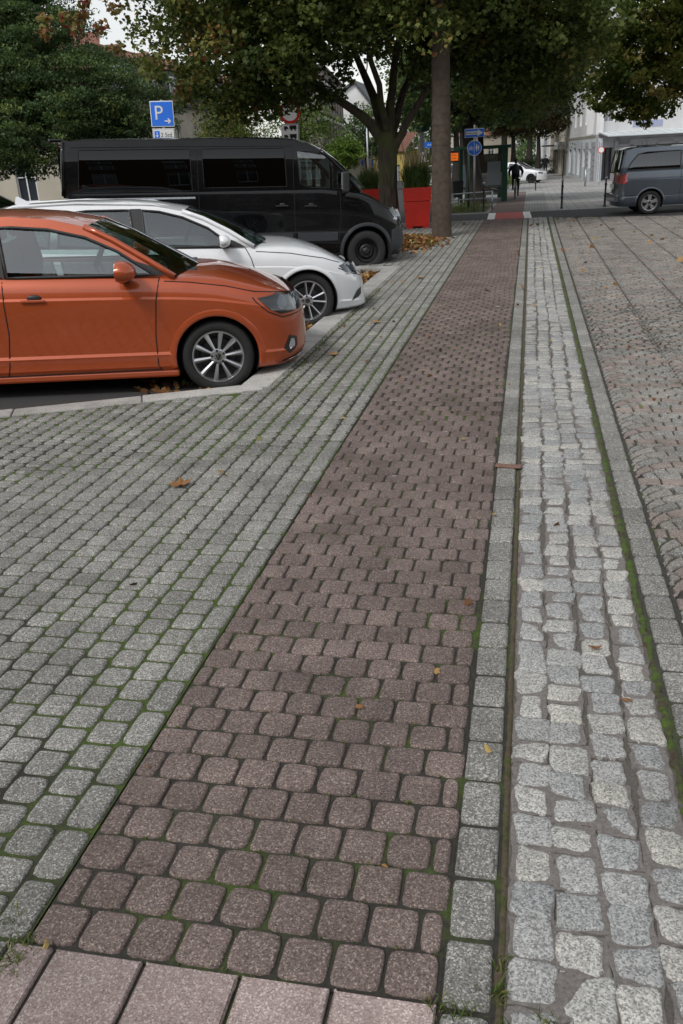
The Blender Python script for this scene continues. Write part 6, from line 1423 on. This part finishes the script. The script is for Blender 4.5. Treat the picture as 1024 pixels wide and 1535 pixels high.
bp_ = MB(); blob(bp_, (0, -.24, 1.33), (.15, .11, .23), 14, 10); bp = bp_.build('backpack', plain('backpack_cloth', (.03, .032, .04), .8), None, True); bp.location = CY; bp.rotation_euler = (0, 0, R(-2)); bp.scale = (cs_,) * 3; bp.scale = (cs_ * 1.05,) * 3; tag(bp, "small dark backpack worn on the cyclist's back", 'backpack')
pd = thing('person', 'distant pedestrian in dark clothes on the far right pavement', 'person', (1.45, 92, gz(92)))
skin_mesh('body', [([(0, 0, .95), (0, 0, 1.2), (0, 0, 1.42), (0, 0, 1.52)], [(.15, .11), (.15, .11), (.18, .11), .06], None), ([(.2, 0, 1.4), (.25, 0, 1.1), (.25, .05, .85)], [.06, .045, .035], 2), ([(-.2, 0, 1.4), (-.25, 0, 1.1), (-.25, -.05, .85)], [.06, .045, .035], 2), ([(.09, 0, .85), (.1, .12, .48), (.1, .05, .06)], [.09, .065, .045], 0), ([(-.09, 0, .85), (-.1, -.02, .48), (-.1, -.22, .08)], [.09, .065, .045], 0)], CLOTH, pd, 1)
hd = MB(); blob(hd, (0, 0, 1.68), (.08, .1, .12), 12, 8); hd.build('head', HAIR, pd, True)

# ------------------------------------------------------------------ leaves, litter, grass, small things
def litter(name, label, cat, pts, tones, size, seed):
    o = leaf_cloud(name, pts, [.015] * len(pts), 1, size, L_LITTER, None, tones, .6, 'maple', 0, seed); tag(o, label, cat, kind='stuff'); return o
r_ = np.random.RandomState(12)
n = 1700; x = r_.uniform(-3.6, -2.44, n); y = r_.uniform(9.8, 15.2, n); z = np.array([zs(a, c) for a, c in zip(x, y)]) + .015 + r_.uniform(0, .05, n)
litter('leaf_litter', 'dead brown leaves collected against the kerb between white car and van', 'leaf litter', np.c_[x, y, z], r_.uniform(.1, .95, n), .085, 5)
n = 2600; a = r_.uniform(0, 6.283, n); q = np.abs(r_.normal(0, .5, n)).clip(0, 1.3); x = -2.65 + np.cos(a) * q * .85; y = 19.35 + np.sin(a) * q * 1.7; z = .01 + .14 * np.exp(-(q / .55) ** 2) * r_.uniform(.3, 1, n)
litter('leaf_heap', 'heap of brown leaves at the foot of the concrete pole', 'leaf heap', np.c_[x, y, z], r_.uniform(.1, 1, n), .10, 6)
n = 320; x = r_.uniform(-3.6, -2.4, n); y = r_.uniform(6.9, 9.8, n); z = np.array([zs(a, c) for a, c in zip(x, y)]) + .012
litter('leaf_litter', 'thin scatter of dead leaves under the parked car noses', 'leaf litter', np.c_[x, y, z], r_.uniform(.1, .95, n), .08, 7)
n = 170; y = 1.6 + 24 * r_.uniform(0, 1, n) ** .8; x = r_.uniform(-2.1, 1.0, n) + (y > 12) * r_.uniform(-.6, 2.2, n)
litter('scattered_leaves', 'small leaves and crumbs scattered over the paving', 'leaves', np.c_[x, y, np.full(n, .009)], r_.uniform(.1, 1, n), .035, 8)
n = 42; y = r_.uniform(11, 25, n); x = r_.uniform(-2.1, 3.2, n)
litter('scattered_leaves', 'maple leaves lying on the paving towards the side road', 'leaves', np.c_[x, y, np.full(n, .012)], r_.uniform(.3, 1, n), .10, 9)
def fallen(x, y, s, tone, label, rz=0, kind='maple', curl=.15):
    if kind == 'maple': out = [(0, -.5), (.12, -.22), (.36, -.32), (.3, -.1), (.52, .02), (.30, .12), (.34, .34), (.14, .24), (0, .55), (-.14, .24), (-.34, .34), (-.30, .12), (-.52, .02), (-.3, -.1), (-.36, -.32), (-.12, -.22)]
    else: out = [(0, -.5), (.14, -.25), (.19, 0), (.12, .3), (0, .5), (-.12, .3), (-.19, 0), (-.14, -.25)]
    n = len(out); V = [(0, 0, .012)] + [(a * s, b_ * s, .004 + s * curl * (a * a + b_ * b_) * rnd.uniform(.4, 1.6)) for a, b_ in out]
    F = [(0, 1 + i, 1 + (i + 1) % n) for i in range(n)]
    o = raw('fallen_leaf', V, F, L_LITTER, tone=[tone + rnd.uniform(-.05, .05) for _ in F], loc=(x, y, .006)); o.rotation_euler = (0, 0, rz); tag(o, label, 'leaf', 'fallen leaves on the paving')
fallen(-2.03, 4.56, .15, .55, 'largest curled brown leaf on the grey footpath', .4, curl=.5)
fallen(-.075, 2.28, .055, .92, 'small yellow leaf on the edging stone right of the red path', .5, 'oval', .8)
fallen(-1.155, 2.05, .022, .6, 'tiny orange wood chip on the long grey stones', .2, 'oval')
fallen(-.53, 2.46, .035, .6, 'small orange leaf in the middle of the red path', 1, 'maple')
fallen(-1.13, 1.36, .04, .93, 'pale yellow leaf beside the pink plates at lower left', .3, 'oval', .9)
fallen(-.33, 1.75, .022, .7, 'tiny orange leaf on the lower right red stones', 1.2, 'oval')
fallen(.30, 2.95, .06, .3, 'brown curled leaf on the granite setts beside the third row', 1.4, 'oval', .8)
fallen(.63, 2.40, .07, .7, 'orange leaf at the right edge beside the moss line', .4, 'maple', .5)
fallen(.385, 2.62, .05, .45, 'long brown leaf on the outer granite row', 1.5, 'oval')
fallen(-1.70, 9.9, .12, .75, 'tan leaf on the grey footpath level with the white car', 0, 'maple', .4)
fallen(-1.85, 8.2, .12, .8, 'pale leaf on the footpath beside the orange car nose', 1, 'maple', .4)
fallen(-1.3, 6.0, .05, .9, 'small pale leaf where the grey and red paving meet', 1, 'oval', .4)
fallen(-1.62, 13.6, .16, .5, 'rusty leaf on the footpath before the van', 2, 'maple', .5)
b = MB(); b.box((0, 0, .006), (.16, .055, .014)); brk = bevel(b.build('brick_fragment', stone_mat('brick_red', (.2, .10, .075), (.12, .06, .05), (.3, .2, .16)), None, loc=(-.075, 5.02, .0)), .012, 2); brk.rotation_euler = (0, 0, -.12); tag(brk, 'worn reddish brick fragment set into the edging row beside the gutter', 'brick')
def tuft(pts, label, h=.05, seed=1, per=24, spread=.05, name='grass_tuft'):
    r2 = np.random.RandomState(seed); V = []; F = []; T = []
    for px_, py_ in pts:
        for k in range(per):
            x, y = px_ + r2.normal(0, spread), py_ + r2.normal(0, spread); a = r2.uniform(0, 6.28); hh = h * r2.uniform(.4, 1.2); ln = hh * r2.uniform(.3, 1.2); w_ = .0012 + .02 * hh; d = (math.cos(a), math.sin(a)); s_ = (-d[1] * w_, d[0] * w_); b0 = len(V)
            for q, k2 in ((0, 1), (.5, .8), (1, .1)): c = (x + d[0] * ln * q * q, y + d[1] * ln * q * q, -.008 + hh * q * (1.2 - .4 * q)); V += [(c[0] - s_[0] * k2, c[1] - s_[1] * k2, c[2]), (c[0] + s_[0] * k2, c[1] + s_[1] * k2, c[2])]
            F += [(b0, b0 + 1, b0 + 3, b0 + 2), (b0 + 2, b0 + 3, b0 + 5, b0 + 4)]; t = r2.uniform(.1, 1); T += [t, t]
    o = raw(name, V, F, L_GRASS, tone=T); return tag(o, label, 'grass', kind='stuff')
tuft([(-1.215 + .01 * i, 1.30 + .03 * (i % 3)) for i in range(4)] + [(-1.26, 1.42)], 'green weeds growing at the lower left corner beside the pink plates', .028, 3, 30, .022)
tuft([(-.145, 1.365), (-.10, 1.36), (.0, 1.32), (-.01, 1.42), (.0, 1.50), (.09, 1.36)], 'grass tufts in the joints at the bottom of the edging row', .032, 4, 24, .013)
tuft([(KC[0] + .03 + rnd.uniform(-.01, .06) * (1.8 if y < 9 else 1), y) for y in np.arange(6.9, 12.6, .07)], 'grass and weeds growing along the kerb beside the parked cars', .045, 5, 14, .035)
tuft([tuple(Vector(KC) - D24 * q + Vector((.01, -.02))) for q in (1.2, 1.25, 1.3, 1.35, 1.8, 1.9, 2.0, .5)], 'low grass strip along the kerb in front of the orange car', .025, 6, 16, .03)
tuft([(rnd.uniform(-2.9, -1.35), rnd.uniform(28.9, 33.5)) for _ in range(260)], 'grass round the tree behind the blue sign', .12, 7, 12, .12)
tuft([(rnd.uniform(-2.0, -1.3), rnd.uniform(45, 55)) for _ in range(60)], 'green verge plants beside the far cycle path', .3, 8, 20, .2)
tuft([(2.3 + rnd.uniform(-.1, .1), 29.2) for _ in range(6)] + [(1.0, 29.1)], 'weeds round the bollard feet', .06, 9, 12, .08)
# moss and weeds caught in stone joints of the cycle path
js = []
for _ in range(420):
    k = rnd.randrange(0, 60); y = Y0 + k * S; js.append((rnd.uniform(XL, XR), y))
tuft(js, 'tiny moss cushions in the joints of the red path', .008, 10, 7, .004, 'joint_moss')
